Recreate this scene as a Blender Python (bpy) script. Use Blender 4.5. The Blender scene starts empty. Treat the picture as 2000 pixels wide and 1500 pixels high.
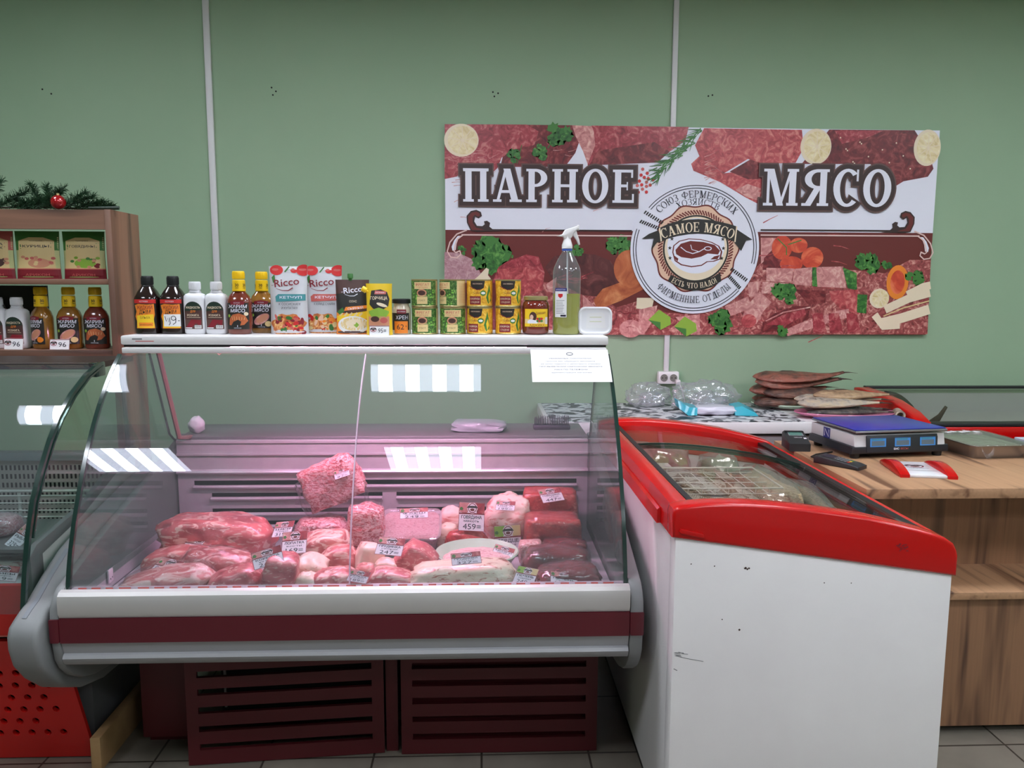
import bpy, bmesh, math, random
from mathutils import Vector, Matrix, noise
SC = bpy.context.scene
COL = SC.collection
PI = math.pi

# ------------------------------------------------------------------ camera
def make_camera():
    y, p, r = [math.radians(a) for a in (2.245, 7.114, 0.216)]
    F = Vector((math.sin(y)*math.cos(p), math.cos(y)*math.cos(p), -math.sin(p)))
    Rt = Vector((math.cos(y), -math.sin(y), 0)); U = Rt.cross(F)
    R2 = Rt*math.cos(r)+U*math.sin(r); U2 = U*math.cos(r)-Rt*math.sin(r)
    cd = bpy.data.cameras.new('camera'); co = bpy.data.objects.new('camera', cd); COL.objects.link(co)
    m = Matrix((R2, U2, -F)).transposed().to_4x4(); m.translation = (0, 0, 1.44)
    co.matrix_world = m
    cd.sensor_width = 36; cd.lens = 36*1513/2000; cd.clip_start = .05
    SC.camera = co
make_camera()
SC.view_settings.view_transform = 'Standard'; SC.view_settings.look = 'None'
SC.view_settings.gamma = 1; SC.view_settings.use_curve_mapping = False
SC.view_settings.exposure = 0.0
SC.cycles.max_bounces = 14; SC.cycles.transparent_max_bounces = 24; SC.cycles.sample_clamp_indirect = 6
SC.cycles.caustics_reflective = False; SC.cycles.caustics_refractive = False
wd = bpy.data.worlds.new('world'); SC.world = wd; wd.use_nodes = True
wd.node_tree.nodes['Background'].inputs[0].default_value = (.8, .85, 1, 1)
wd.node_tree.nodes['Background'].inputs[1].default_value = .05
LIGHT_TUBE = 40.0     # strength of the fluorescent tubes in the ceiling panels
LIGHT_DIFF = 8.0      # their diffuser between the tubes
CASE_TUBE = 215.0     # pink tube of the meat case

# ------------------------------------------------------------------ materials
def lin(c):
    return tuple(((v/255)/12.92 if v/255 <= .04045 else ((v/255+.055)/1.055)**2.4) for v in c)+(1,)
MATS = {}
def nt(name):
    m = bpy.data.materials.new(name); m.use_nodes = True
    t = m.node_tree; MATS[name] = m
    return m, t, t.nodes['Principled BSDF'], t.nodes['Material Output']
def N(t, kind, **k):
    n = t.nodes.new('ShaderNode'+kind)
    for a, v in k.items():
        if a.startswith('i_'):
            key = a[2:]; key = int(key) if key.isdigit() else key.replace('_', ' ')
            n.inputs[key].default_value = v
        else: setattr(n, a, v)
    return n
def L(t, a, b): t.links.new(a, b)
def ramp(t, stops):
    n = t.nodes.new('ShaderNodeValToRGB'); e = n.color_ramp.elements
    while len(e) < len(stops): e.new(.5)
    for q, (p, c) in zip(e, stops): q.position = p; q.color = lin(c)
    return n
def mat(name, col, rough=.5, metal=0, coat=0, var=None, bump=None, spec=.5, sheen=0):
    """plain surface; var=(scale, second colour, lo, hi) blotches, bump=(scale, strength)"""
    if name in MATS: return MATS[name]
    m, t, b, o = nt(name)
    b.inputs['Base Color'].default_value = lin(col); b.inputs['Roughness'].default_value = rough
    b.inputs['Metallic'].default_value = metal; b.inputs['Coat Weight'].default_value = coat
    b.inputs['Coat Roughness'].default_value = .08; b.inputs['Specular IOR Level'].default_value = spec
    tc = N(t, 'TexCoord')
    if var:
        n = N(t, 'TexNoise', i_Scale=var[0], i_Detail=6.0, i_Roughness=.6); L(t, tc.outputs['Object'], n.inputs['Vector'])
        r = ramp(t, [(var[2], col), (var[3], var[1])]); L(t, n.outputs['Fac'], r.inputs['Fac']); L(t, r.outputs[0], b.inputs['Base Color'])
    if bump:
        n = N(t, 'TexNoise', i_Scale=bump[0], i_Detail=4.0); L(t, tc.outputs['Object'], n.inputs['Vector'])
        u = N(t, 'Bump', i_Strength=bump[1], i_Distance=.004); L(t, n.outputs['Fac'], u.inputs['Height']); L(t, u.outputs[0], b.inputs['Normal'])
    return m
def emis(name, col, s):
    m, t, b, o = nt(name); e = N(t, 'Emission', i_Strength=s); e.inputs[0].default_value = lin(col)
    L(t, e.outputs[0], o.inputs['Surface']); return m
def glass(name, tint=(235, 245, 240), f0=.05, rough=.0, bump=None, k=.85, haze=0, hc=(225, 228, 232)):
    """thin pane: clear, with a mirror part that grows at grazing angles"""
    m, t, b, o = nt(name); t.nodes.remove(b)
    tr = N(t, 'BsdfTransparent'); tr.inputs[0].default_value = lin(tint)
    gl = N(t, 'BsdfGlossy', i_Roughness=rough); gl.inputs[0].default_value = (1, 1, 1, 1)
    lw = N(t, 'LayerWeight', i_Blend=.5)
    p = N(t, 'Math', operation='POWER'); p.inputs[1].default_value = 5; L(t, lw.outputs['Facing'], p.inputs[0])
    a = N(t, 'Math', operation='MULTIPLY_ADD'); a.inputs[1].default_value = k; a.inputs[2].default_value = f0; L(t, p.outputs[0], a.inputs[0])
    mx = N(t, 'MixShader'); L(t, a.outputs[0], mx.inputs[0]); L(t, tr.outputs[0], mx.inputs[1]); L(t, gl.outputs[0], mx.inputs[2])
    last = mx
    if bump:
        tc = N(t, 'TexCoord'); n = N(t, 'TexNoise', i_Scale=bump[0], i_Detail=3.0); L(t, tc.outputs['Object'], n.inputs['Vector'])
        u = N(t, 'Bump', i_Strength=bump[1], i_Distance=.01); L(t, n.outputs['Fac'], u.inputs['Height']); L(t, u.outputs[0], gl.inputs['Normal'])
    if haze:
        df = N(t, 'BsdfDiffuse'); df.inputs[0].default_value = lin(hc)
        m2 = N(t, 'MixShader', i_0=haze); L(t, mx.outputs[0], m2.inputs[1]); L(t, df.outputs[0], m2.inputs[2]); last = m2
    L(t, last.outputs[0], o.inputs['Surface']); return m
def wood(name, c1, c2, c3, axis=2, sc=1.0, rough=.45):
    m, t, b, o = nt(name); tc = N(t, 'TexCoord')
    mp = N(t, 'Mapping'); s = [7*sc]*3; s[axis] = .55*sc; mp.inputs['Scale'].default_value = s; L(t, tc.outputs['Object'], mp.inputs['Vector'])
    n = N(t, 'TexNoise', i_Scale=1.0, i_Detail=3.0, i_Roughness=.5, i_Distortion=.5); L(t, mp.outputs[0], n.inputs['Vector'])
    r = ramp(t, [(.34, c1), (.45, c2), (.57, c2), (.66, c3)]); L(t, n.outputs['Fac'], r.inputs['Fac'])
    mp2 = N(t, 'Mapping'); s2 = [90*sc]*3; s2[axis] = 2.5*sc; mp2.inputs['Scale'].default_value = s2; L(t, tc.outputs['Object'], mp2.inputs['Vector'])
    n2 = N(t, 'TexNoise', i_Scale=1.0, i_Detail=3.0); L(t, mp2.outputs[0], n2.inputs['Vector'])
    mx = N(t, 'MixRGB', blend_type='MULTIPLY', i_0=.3); L(t, r.outputs[0], mx.inputs[1]); L(t, n2.outputs['Fac'], mx.inputs[2])
    L(t, mx.outputs[0], b.inputs['Base Color']); b.inputs['Roughness'].default_value = rough
    return m
def meat(name, lean, dark, fat, amt=.5, sc=9., rough=.33, coat=.35, bump=.5):
    """raw meat: lean with darker muscle folds and pale fat streaks"""
    if name in MATS: return MATS[name]
    m, t, b, o = nt(name); tc = N(t, 'TexCoord')
    w = N(t, 'TexNoise', i_Scale=sc, i_Detail=3.0, i_Distortion=1.2); L(t, tc.outputs['Object'], w.inputs['Vector'])
    r = ramp(t, [(.33, dark), (.5, lean), (.66, lean)]); L(t, w.outputs['Fac'], r.inputs['Fac'])
    mp = N(t, 'Mapping'); mp.inputs['Scale'].default_value = (1, 1.8, 2.6); L(t, tc.outputs['Object'], mp.inputs['Vector'])
    f = N(t, 'TexNoise', i_Scale=sc*1.6, i_Detail=5.0, i_Roughness=.55, i_Distortion=2.2); L(t, mp.outputs[0], f.inputs['Vector'])
    e = .62-amt*.3
    fr = N(t, 'MapRange', interpolation_type='SMOOTHSTEP'); fr.inputs[1].default_value = e; fr.inputs[2].default_value = e+.1; L(t, f.outputs['Fac'], fr.inputs[0])
    mx = N(t, 'MixRGB'); L(t, fr.outputs[0], mx.inputs[0]); L(t, r.outputs[0], mx.inputs[1]); mx.inputs[2].default_value = lin(fat)
    L(t, mx.outputs[0], b.inputs['Base Color']); b.inputs['Roughness'].default_value = rough
    b.inputs['Coat Weight'].default_value = coat; b.inputs['Coat Roughness'].default_value = .12
    g = N(t, 'TexNoise', i_Scale=sc*4, i_Detail=4.0); L(t, tc.outputs['Object'], g.inputs['Vector'])
    u = N(t, 'Bump', i_Strength=bump, i_Distance=.006); L(t, g.outputs['Fac'], u.inputs['Height']); L(t, u.outputs[0], b.inputs['Normal'])
    return m

# ------------------------------------------------------------------ objects
def tag(o, label=None, cat=None, group=None, kind=None):
    if label: o['label'] = label
    if cat: o['category'] = cat
    if group: o['group'] = group
    if kind: o['kind'] = kind
    return o
def thing(name, label, cat, loc=(0, 0, 0), rz=0, group=None, rot=None):
    o = bpy.data.objects.new(name, None); COL.objects.link(o); o.empty_display_size = .05
    o.location = loc; o.rotation_euler = rot or (0, 0, rz)
    return tag(o, label, cat, group)
class B:
    """collects shapes; build() links them as ONE mesh object"""
    def __init__(s, *mats): s.bm = bmesh.new(); s.mats = list(mats)
    def mi(s, m):
        if m is None: return 0
        if m not in s.mats: s.mats.append(m)
        return s.mats.index(m)
    def quadset(s, vs, fs, m=None):
        i = s.mi(m); V = [s.bm.verts.new(v) for v in vs]
        for f in fs:
            try: q = s.bm.faces.new([V[k] for k in f]); q.material_index = i
            except ValueError: pass
        return V
    def box(s, x0, y0, z0, x1, y1, z1, m=None, bev=0, seg=2):
        vs = [(x, y, z) for z in (z0, z1) for y in (y0, y1) for x in (x0, x1)]
        V = s.quadset(vs, [(0, 2, 3, 1), (4, 5, 7, 6), (0, 1, 5, 4), (2, 6, 7, 3), (0, 4, 6, 2), (1, 3, 7, 5)], m)
        if bev:
            E = list({e for v in V for e in v.link_edges}); i = s.mi(m)
            r = bmesh.ops.bevel(s.bm, geom=E, offset=bev, segments=seg, affect='EDGES', profile=.5)
            for f in r['faces']: f.material_index = i
        return s
    def prism(s, pts, axis, a0, a1, m=None, bev=0, seg=2):
        def P(p, a): return (a, p[0], p[1]) if axis == 'x' else (p[0], a, p[1]) if axis == 'y' else (p[0], p[1], a)
        n = len(pts); i = s.mi(m)
        A = [s.bm.verts.new(P(p, a0)) for p in pts]; C = [s.bm.verts.new(P(p, a1)) for p in pts]
        fs = [s.bm.faces.new(A), s.bm.faces.new(C[::-1])]
        for k in range(n): fs.append(s.bm.faces.new((A[k], C[k], C[(k+1) % n], A[(k+1) % n])))
        for f in fs: f.material_index = i
        bmesh.ops.recalc_face_normals(s.bm, faces=fs)
        if bev:
            E = list({e for f in fs[:2] for e in f.edges})
            r = bmesh.ops.bevel(s.bm, geom=E, offset=bev, segments=seg, affect='EDGES', profile=.5)
            for f in r['faces']: f.material_index = i
        return s
    def holed(s, outer, holes, axis, a0, a1, m=None):
        """plate with real holes: outline and hole loops in the plane across axis"""
        def P(p, a): return (a, p[0], p[1]) if axis == 'x' else (p[0], a, p[1]) if axis == 'y' else (p[0], p[1], a)
        i = s.mi(m); E = []
        for lp in [outer]+holes:
            V = [s.bm.verts.new(P(p, a0)) for p in lp]
            E += [s.bm.edges.new((V[k], V[(k+1) % len(V)])) for k in range(len(V))]
        g = bmesh.ops.triangle_fill(s.bm, use_beauty=True, use_dissolve=False, edges=E)
        fs = [f for f in g['geom'] if isinstance(f, bmesh.types.BMFace)]
        d = Vector(P((0, 0), a1-a0)) if axis != 'x' else Vector((a1-a0, 0, 0))
        r = bmesh.ops.extrude_face_region(s.bm, geom=fs)
        vv = [v for v in r['geom'] if isinstance(v, bmesh.types.BMVert)]
        bmesh.ops.translate(s.bm, verts=vv, vec=d)
        for f in s.bm.faces:
            if f.material_index == 0 and i: pass
        al = set(fs) | {f for v in vv for f in v.link_faces}
        for f in al: f.material_index = i
        bmesh.ops.recalc_face_normals(s.bm, faces=list(al))
        return s
    def loft(s, rings, m=None, cap=(1, 1), closed=True):
        i = s.mi(m); RV = [[s.bm.verts.new(p) for p in r] for r in rings]; n = len(rings[0]); fs = []
        for a, b in zip(RV, RV[1:]):
            for k in range(n if closed else n-1):
                fs.append(s.bm.faces.new((a[k], a[(k+1) % n], b[(k+1) % n], b[k])))
        if cap[0]: fs.append(s.bm.faces.new(RV[0][::-1]))
        if cap[1]: fs.append(s.bm.faces.new(RV[-1]))
        for f in fs: f.material_index = i
        return s
    def lathe(s, prof, m=None, n=28, c=(0, 0, 0), sx=1, sy=1, sup=2, cap=(1, 1)):
        """revolve (r, z); sup > 2 squares the section"""
        rings = []
        for r, z in prof:
            ring = []
            for k in range(n):
                a = 2*PI*k/n; ca, sa = math.cos(a), math.sin(a)
                e = 2/sup if not isinstance(sup, tuple) else 2/sup[0]
                ring.append((c[0]+r*sx*math.copysign(abs(ca)**e, ca), c[1]+r*sy*math.copysign(abs(sa)**e, sa), c[2]+z))
            rings.append(ring)
        return s.loft(rings, m, cap)
    def tube(s, path, r, m=None, n=8, cap=True, closed=False):
        P = [Vector(p) for p in path]; rings = []; up = Vector((0, 0, 1))
        for k, p in enumerate(P):
            if closed: d = P[(k+1) % len(P)]-P[k-1]
            else: d = P[min(k+1, len(P)-1)]-P[max(k-1, 0)]
            d.normalize(); q = up if abs(d.dot(up)) < .95 else Vector((1, 0, 0))
            a = d.cross(q).normalized(); b = a.cross(d)
            rr = r[k] if isinstance(r, (list, tuple)) else r
            rings.append([p+a*rr*math.cos(2*PI*j/n)+b*rr*math.sin(2*PI*j/n) for j in range(n)])
        if closed: rings.append(rings[0]); cap = False
        return s.loft(rings, m, (cap, cap))
    def grid(s, nu, nv, f, m=None):
        i = s.mi(m); V = [[s.bm.verts.new(f(a/nu, b/nv)) for b in range(nv+1)] for a in range(nu+1)]
        for a in range(nu):
            for b in range(nv):
                q = s.bm.faces.new((V[a][b], V[a+1][b], V[a+1][b+1], V[a][b+1])); q.material_index = i
        return s
    def blob(s, c, r, rot=(0, 0, 0), seed=0, amp=.15, freq=1.6, sub=4, m=None, sq=0, flat=None, ridge=0):
        """lump: noisy ellipsoid; sq squares it, flat cuts its underside at that share of the height"""
        i = s.mi(m); g = bmesh.ops.create_icosphere(s.bm, subdivisions=sub, radius=1); V = g['verts']
        M_ = (Matrix.Rotation(rot[2], 3, 'Z') @ Matrix.Rotation(rot[1], 3, 'Y') @ Matrix.Rotation(rot[0], 3, 'X'))
        o = Vector((seed*7.3, seed*3.1, seed*5.7))
        for v in V:
            d = v.co.normalized()
            if sq:
                k = max(abs(d.x), abs(d.y), abs(d.z)); p = d*((1-sq)+sq/k)
            else: p = d.copy()
            h = noise.noise(d*freq+o)*amp+noise.noise(d*freq*2.7+o)*amp*.4
            if ridge: h += ridge*(1-abs(noise.noise(d*freq*1.7+o*1.3)))**3
            p = p*(1+h); p = Vector((p.x*r[0], p.y*r[1], p.z*r[2]))
            if flat is not None and p.z < -flat*r[2]: p.z = -flat*r[2]+(p.z+flat*r[2])*.12
            v.co = M_ @ p+Vector(c)
        for f in {f for v in V for f in v.link_faces}: f.material_index = i
        return s
    def build(s, name, parent=None, smooth=35, loc=None, solid=0, fixn=True):
        me = bpy.data.meshes.new(name)
        if fixn: bmesh.ops.recalc_face_normals(s.bm, faces=s.bm.faces[:])
        s.bm.to_mesh(me); s.bm.free()
        for m in s.mats: me.materials.append(m)
        if smooth:
            me.polygons.foreach_set('use_smooth', [True]*len(me.polygons)); me.set_sharp_from_angle(angle=math.radians(smooth))
        o = bpy.data.objects.new(name, me); COL.objects.link(o)
        if parent: o.parent = parent
        if loc: o.location = loc
        if solid:
            q = o.modifiers.new('solid', 'SOLIDIFY'); q.thickness = solid; q.offset = 0
        return o
def boxo(name, parent, m, x0, y0, z0, x1, y1, z1, bev=0, seg=2):
    return B(m).box(x0, y0, z0, x1, y1, z1, None, bev, seg).build(name, parent)
def struct(o): o['kind'] = 'structure'; return o
def dup(root, loc=None, rz=None, label=None, group=None):
    """copy of a thing with copies of its parts and sub-parts"""
    def cp(o, par):
        c = o.copy(); COL.objects.link(c); c.parent = par
        for ch in list(o.children): cp(ch, c)
        return c
    r = cp(root, None)
    if loc is not None: r.location = loc
    if rz is not None: r.rotation_euler = (0, 0, rz)
    if label: r['label'] = label
    if group: r['group'] = group
    return r

# ------------------------------------------------------------------ printed art: flat shapes laid in thin layers
TXT = {}
def text_mesh(s, bold):
    k = (s, bold)
    if k not in TXT:
        cu = bpy.data.curves.new('t', 'FONT'); cu.body = s; cu.size = 1; cu.offset = bold; cu.resolution_u = 2; cu.fill_mode = 'FRONT'
        ob = bpy.data.objects.new('t', cu); COL.objects.link(ob)
        dg = bpy.context.evaluated_depsgraph_get(); me = bpy.data.meshes.new_from_object(ob.evaluated_get(dg))
        V = [(v.co.x, v.co.y) for v in me.vertices]; Fs = [tuple(p.vertices) for p in me.polygons]
        bpy.data.objects.remove(ob); bpy.data.curves.remove(cu); bpy.data.meshes.remove(me)
        x0 = min([v[0] for v in V] or [0]); x1 = max([v[0] for v in V] or [1])
        TXT[k] = (V, Fs, x0, x1)
    return TXT[k]
def ngon(cx, cy, rx, ry=None, n=24, rot=0, wob=0, k=5, ph=0):
    ry = rx if ry is None else ry; out = []
    for i in range(n):
        a = 2*PI*i/n; w = 1+wob*math.sin(k*a+ph); x, y = rx*w*math.cos(a), ry*w*math.sin(a)
        out.append((cx+x*math.cos(rot)-y*math.sin(rot), cy+x*math.sin(rot)+y*math.cos(rot)))
    return out
def leafy(cx, cy, r, n, seed, sp=.55):
    R = random.Random(seed); out = []
    for i in range(n):
        a = 2*PI*i/n; q = r*(1-sp*R.random()*(i % 2)-.12*R.random()); out.append((cx+q*math.cos(a), cy+q*math.sin(a)))
    return out
EPS = 6e-6
class Art:
    def __init__(s): s.it = []                       # (verts, faces, layer, material)
    def poly(s, pts, m, l=1): s.it.append((list(pts), [tuple(range(len(pts)))], l, m)); return s
    def rect(s, x0, y0, x1, y1, m, l=1): return s.poly([(x0, y0), (x1, y0), (x1, y1), (x0, y1)], m, l)
    def ell(s, cx, cy, rx, ry, m, l=1, n=24, rot=0, **k): return s.poly(ngon(cx, cy, rx, ry, n, rot, **k), m, l)
    def band(s, cx, cy, ro, ri, a0, a1, m, l=1, n=40, ry=1.0):
        V = []; F_ = []
        for i in range(n+1):
            a = math.radians(a0+(a1-a0)*i/n)
            V += [(cx+ro*math.cos(a), cy+ro*ry*math.sin(a)), (cx+ri*math.cos(a), cy+ri*ry*math.sin(a))]
        for i in range(n): F_.append((2*i, 2*i+2, 2*i+3, 2*i+1))
        s.it.append((V, F_, l, m)); return s
    def line(s, pts, w, m, l=1, taper=None):
        V = []; n = len(pts)
        for i, p in enumerate(pts):
            a = pts[max(i-1, 0)]; b = pts[min(i+1, n-1)]; dx, dy = b[0]-a[0], b[1]-a[1]; q = math.hypot(dx, dy) or 1
            h = w/2*(1 if taper is None else taper[0]+(taper[1]-taper[0])*i/(n-1))
            V += [(p[0]-dy/q*h, p[1]+dx/q*h), (p[0]+dy/q*h, p[1]-dx/q*h)]
        s.it.append((V, [(2*i, 2*i+2, 2*i+3, 2*i+1) for i in range(n-1)], l, m)); return s
    def text(s, tx, x, y, size, m, l=3, w=None, bold=.0, al=.5, rot=0, shear=0, fm=None):
        """size = cap height; w squeezes the line to that width; fm bends it"""
        V, F_, x0, x1 = text_mesh(tx, bold); k = size/.72; kx = k if w is None else w/max(x1-x0, 1e-6)
        out = []
        for vx, vy in V:
            X = (vx-x0-(x1-x0)*al)*kx; Y = vy*k; X += shear*Y
            if fm: out.append(fm(X, Y)); continue
            out.append((x+X*math.cos(rot)-Y*math.sin(rot), y+X*math.sin(rot)+Y*math.cos(rot)))
        s.it.append((out, F_, l, m)); return s
    def add(s, other, f=lambda p: p, dl=0):
        for V, F_, l, m in other.it: s.it.append(([f(p) for p in V], F_, l+dl, m))
        return s
    def build(s, name, fmap, parent=None, dh=.0002, base=.0002, cutu=(), cutv=(), into=None):
        b = into or B()
        by = {}; last = -1
        for it in sorted(s.it, key=lambda q: q[2]):           # every next shape lies a hair above the one before
            last = max(base+dh*it[2], last+EPS); by.setdefault((int(it[2]), it[3]), []).append((it, last))
        for (l, m), its in by.items():
            t = bmesh.new()
            for (V, F_, _, _), hh in its:
                W = [t.verts.new((p[0], p[1], hh)) for p in V]
                for f in F_:
                    try: t.faces.new([W[k] for k in f])
                    except ValueError: pass
            big = [f for f in t.faces if len(f.verts) > 4]
            if big: bmesh.ops.triangulate(t, faces=big)
            for cu in cutu: bmesh.ops.bisect_plane(t, geom=t.verts[:]+t.edges[:]+t.faces[:], plane_co=(cu, 0, 0), plane_no=(1, 0, 0))
            for cv in cutv: bmesh.ops.bisect_plane(t, geom=t.verts[:]+t.edges[:]+t.faces[:], plane_co=(0, cv, 0), plane_no=(0, 1, 0))
            t.verts.index_update()
            b.quadset([fmap(v.co.x, v.co.y, v.co.z) for v in t.verts], [[v.index for v in f.verts] for f in t.faces], MATS[m] if isinstance(m, str) else m)
            t.free()
        if into: return b
        return b.build(name, parent, smooth=0, fixn=False)
def flat(o, u, v, n=None):
    o, u, v = Vector(o), Vector(u), Vector(v); n = Vector(n) if n else u.cross(v).normalized()
    return lambda x, y, h: o+u*x+v*y+n*h
def cyl(R_, c=(0, 0), sy=1.0, off=0):
    """wrap x as arc length around a bottle of radius R_, facing -Y"""
    def f(x, y, h):
        a = x/R_+off; return Vector((c[0]+(R_+h)*math.sin(a), c[1]-(R_*sy+h)*math.cos(a), y))
    return f
def steps(a, b, n): return [a+(b-a)*i/n for i in range(1, n)]

# ------------------------------------------------------------------ material list
GREEN = mat('wall_paint', (150, 176, 146), .75, var=(1.2, (144, 171, 141), .35, .7), bump=(60, .08))
WHITE = mat('white_enamel', (226, 224, 224), .35, coat=.2)
CEIL = mat('ceiling_tile', (225, 226, 222), .9, bump=(120, .3))
DUCT = mat('duct_white', (214, 214, 214), .5)
BLACK = mat('black_plastic', (24, 25, 27), .45)
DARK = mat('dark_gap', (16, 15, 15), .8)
STEEL = mat('steel', (168, 170, 174), .34, metal=.85)
ALU = mat('aluminium', (202, 200, 198), .38, metal=.35)
ABS = mat('grey_moulding', (128, 130, 131), .5)
ABSD = mat('grey_dark_trim', (108, 108, 110), .5)  # darker grey plastic of trims and rear bodies
MAROON = mat('maroon_enamel', (88, 15, 30), .42, coat=.15)
MAROON2 = mat('maroon_panel', (84, 20, 27), .5)
RED = mat('red_plastic', (192, 5, 7), .25, coat=.22, spec=.4)
REDM = mat('red_metal', (205, 26, 22), .38, coat=.2)
LINER = mat('liner_white', (205, 205, 208), .5)
INOX = mat('brushed_inox', (206, 198, 203), .36, metal=.35, var=(30, (194, 187, 193), .3, .7))
GLASS = glass('clear_glass', (236, 246, 241), .035)
GLASSX = glass('front_glass', (232, 240, 240), .055, haze=.03, hc=(206, 198, 212))  # greyish haze mixed in stands for the room's reflection
GEDGE = mat('glass_edge', (28, 52, 46), .15, coat=.5)
LIDG = glass('lid_glass', (244, 242, 238), .02, .0, k=.22)
FILM = glass('cling_film', (250, 248, 250), .04, .08, bump=(26, .9), k=.6, haze=.02)
BAG = glass('clear_bag', (240, 242, 244), .1, .1, bump=(9, .8), k=.6, haze=.16)
WOODV = wood('walnut_upright', (104, 74, 60), (150, 108, 86), (88, 64, 54), 2)
WOODX = wood('walnut_lengthwise', (98, 70, 56), (134, 97, 78), (84, 62, 52), 0)
WOODY = wood('oak_counter_top', (120, 84, 60), (190, 147, 111), (98, 70, 54), 1, 1.5)
WOODC = wood('oak_counter_panel', (92, 64, 50), (160, 118, 88), (66, 47, 39), 2, 1.5)
WOODR = mat('raw_board', (168, 134, 92), .7, var=(14, (146, 112, 74), .3, .7))
def M_(n, c, r=.5, **k): return mat(n, c, r, **k)
for n_, c_ in dict(pr_white=(228, 228, 240), pr_brown=(104, 34, 30), pr_dark=(52, 30, 28), pr_black=(36, 33, 30), pr_cream=(232, 214, 186), pr_peach=(226, 186, 160),
                   pr_pink=(226, 190, 184), pr_yellow=(236, 196, 40), pr_orange=(232, 132, 40), pr_tan=(222, 196, 140), pr_steak=(110, 32, 26), pr_red=(200, 38, 40),
                   pr_green=(54, 112, 48), pr_lime=(136, 176, 60), pr_teal=(62, 134, 140), pr_grey=(120, 120, 124), pr_navy=(40, 44, 120), pr_ink=(34, 32, 48),
                   pr_blue=(52, 60, 150), pr_rose=(196, 96, 90), pr_wine=(128, 26, 40), pr_bean=(128, 190, 78), pr_corn=(228, 176, 40), pr_cocoa=(74, 46, 42),
                   pr_flesh=(206, 142, 112), pr_card=(236, 228, 236), pr_halo=(92, 64, 60), pr_sage=(196, 200, 140), pr_paper=(228, 227, 228), pr_leaf=(64, 122, 52), pr_deep=(28, 48, 38)).items():
    M_(n_, c_, .45)
def printm(name, c1, c2, c3, sc):
    m, t, b, o = nt(name); tc = N(t, 'TexCoord'); n = N(t, 'TexNoise', i_Scale=sc, i_Detail=6.0, i_Roughness=.6, i_Distortion=1.5)
    L(t, tc.outputs['Object'], n.inputs['Vector']); r = ramp(t, [(.3, c1), (.52, c2), (.68, c3)]); L(t, n.outputs['Fac'], r.inputs['Fac'])
    L(t, r.outputs[0], b.inputs['Base Color']); b.inputs['Roughness'].default_value = .4
printm('im_meat', (112, 28, 40), (166, 58, 68), (202, 124, 120), 24)
printm('im_meat2', (132, 42, 48), (188, 78, 82), (216, 134, 126), 22)
printm('im_beef', (70, 16, 22), (116, 34, 40), (160, 76, 74), 18)
printm('im_liver', (62, 24, 26), (92, 40, 40), (128, 70, 68), 9)
printm('im_pale', (170, 98, 100), (208, 142, 138), (230, 188, 178), 26)
printm('im_ham', (160, 110, 118), (184, 138, 146), (206, 170, 174), 40)
printm('im_saus', (150, 66, 38), (192, 104, 62), (214, 140, 92), 7)
printm('im_green', (24, 66, 28), (52, 112, 44), (104, 160, 76), 30)
printm('im_lemon', (206, 180, 120), (232, 214, 168), (242, 232, 200), 18)
printm('im_mix', (88, 28, 32), (164, 78, 78), (222, 164, 152), 30)
printm('im_tomato', (170, 40, 30), (208, 74, 48), (232, 120, 80), 8)
printm('im_bean', (34, 62, 30), (70, 110, 48), (150, 180, 104), 120)
printm('im_corn', (196, 120, 24), (232, 180, 50), (244, 208, 96), 70)
printm('im_dish', (150, 60, 36), (210, 130, 70), (236, 200, 140), 60)

# ------------------------------------------------------------------ room
def tiles(name, c1, c2, grout, size, off, rough, rot=0):
    m, t, b, o = nt(name); tc = N(t, 'TexCoord'); mp = N(t, 'Mapping'); mp.inputs['Location'].default_value = off
    L(t, tc.outputs['Object'], mp.inputs['Vector'])
    k = N(t, 'TexBrick', offset=0.0, squash=1.0, i_Scale=1.0); k.inputs['Brick Width'].default_value = size; k.inputs['Row Height'].default_value = size
    k.inputs['Mortar Size'].default_value = .0035; k.inputs['Color1'].default_value = lin(c1); k.inputs['Color2'].default_value = lin(c2); k.inputs['Mortar'].default_value = lin(grout)
    L(t, mp.outputs[0], k.inputs['Vector'])
    n = N(t, 'TexNoise', i_Scale=6.0, i_Detail=6.0); L(t, tc.outputs['Object'], n.inputs['Vector'])
    mx = N(t, 'MixRGB', blend_type='OVERLAY', i_0=.35); L(t, k.outputs[0], mx.inputs[1]); L(t, n.outputs['Fac'], mx.inputs[2])
    L(t, mx.outputs[0], b.inputs['Base Color']); b.inputs['Roughness'].default_value = rough
    return m
FLOOR = tiles('floor_tiles', (126, 118, 107), (119, 112, 102), (56, 50, 44), .333, (.002, .087, 0), .35)
X0, X1, Y0, Y1, ZC = -4.2, 4.6, -3.4, 3.9, 2.9
struct(boxo('floor', None, FLOOR, X0, Y0, -.05, X1, Y1, 0))
wb = B(GREEN).box(X0, Y1, 0, X1, Y1+.1, ZC)
struct(wb.build('wall_back', smooth=0))
struct(boxo('wall_left', None, GREEN, X0-.1, Y0, 0, X0, Y1, ZC)); struct(boxo('wall_right', None, GREEN, X1, Y0, 0, X1+.1, Y1, ZC))
struct(boxo('wall_front', None, mat('far_wall', (214, 212, 206), .8), X0, Y0-.1, 0, X1, Y0, ZC))
struct(boxo('ceiling', None, CEIL, X0, Y0, ZC, X1, Y1, ZC+.08))
holes = B(DARK)
for hx, hz in ((-2.08, 2.33), (-2.04, 2.31), (-1.005, 2.352), (-.985, 2.335), (-1.0, 2.318), (.055, 2.345), (.08, 2.34), (.062, 2.325), (1.13, 2.345), (1.11, 2.34)):
    holes.lathe([(.0042, 0), (.0042, .0012)], c=(0, 0, 0), n=8)
    for v in holes.bm.verts[-16:] if False else list(holes.bm.verts)[-16:]: v.co = Vector((hx+v.co.x, Y1-v.co.z, hz+.033+v.co.y))
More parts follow.
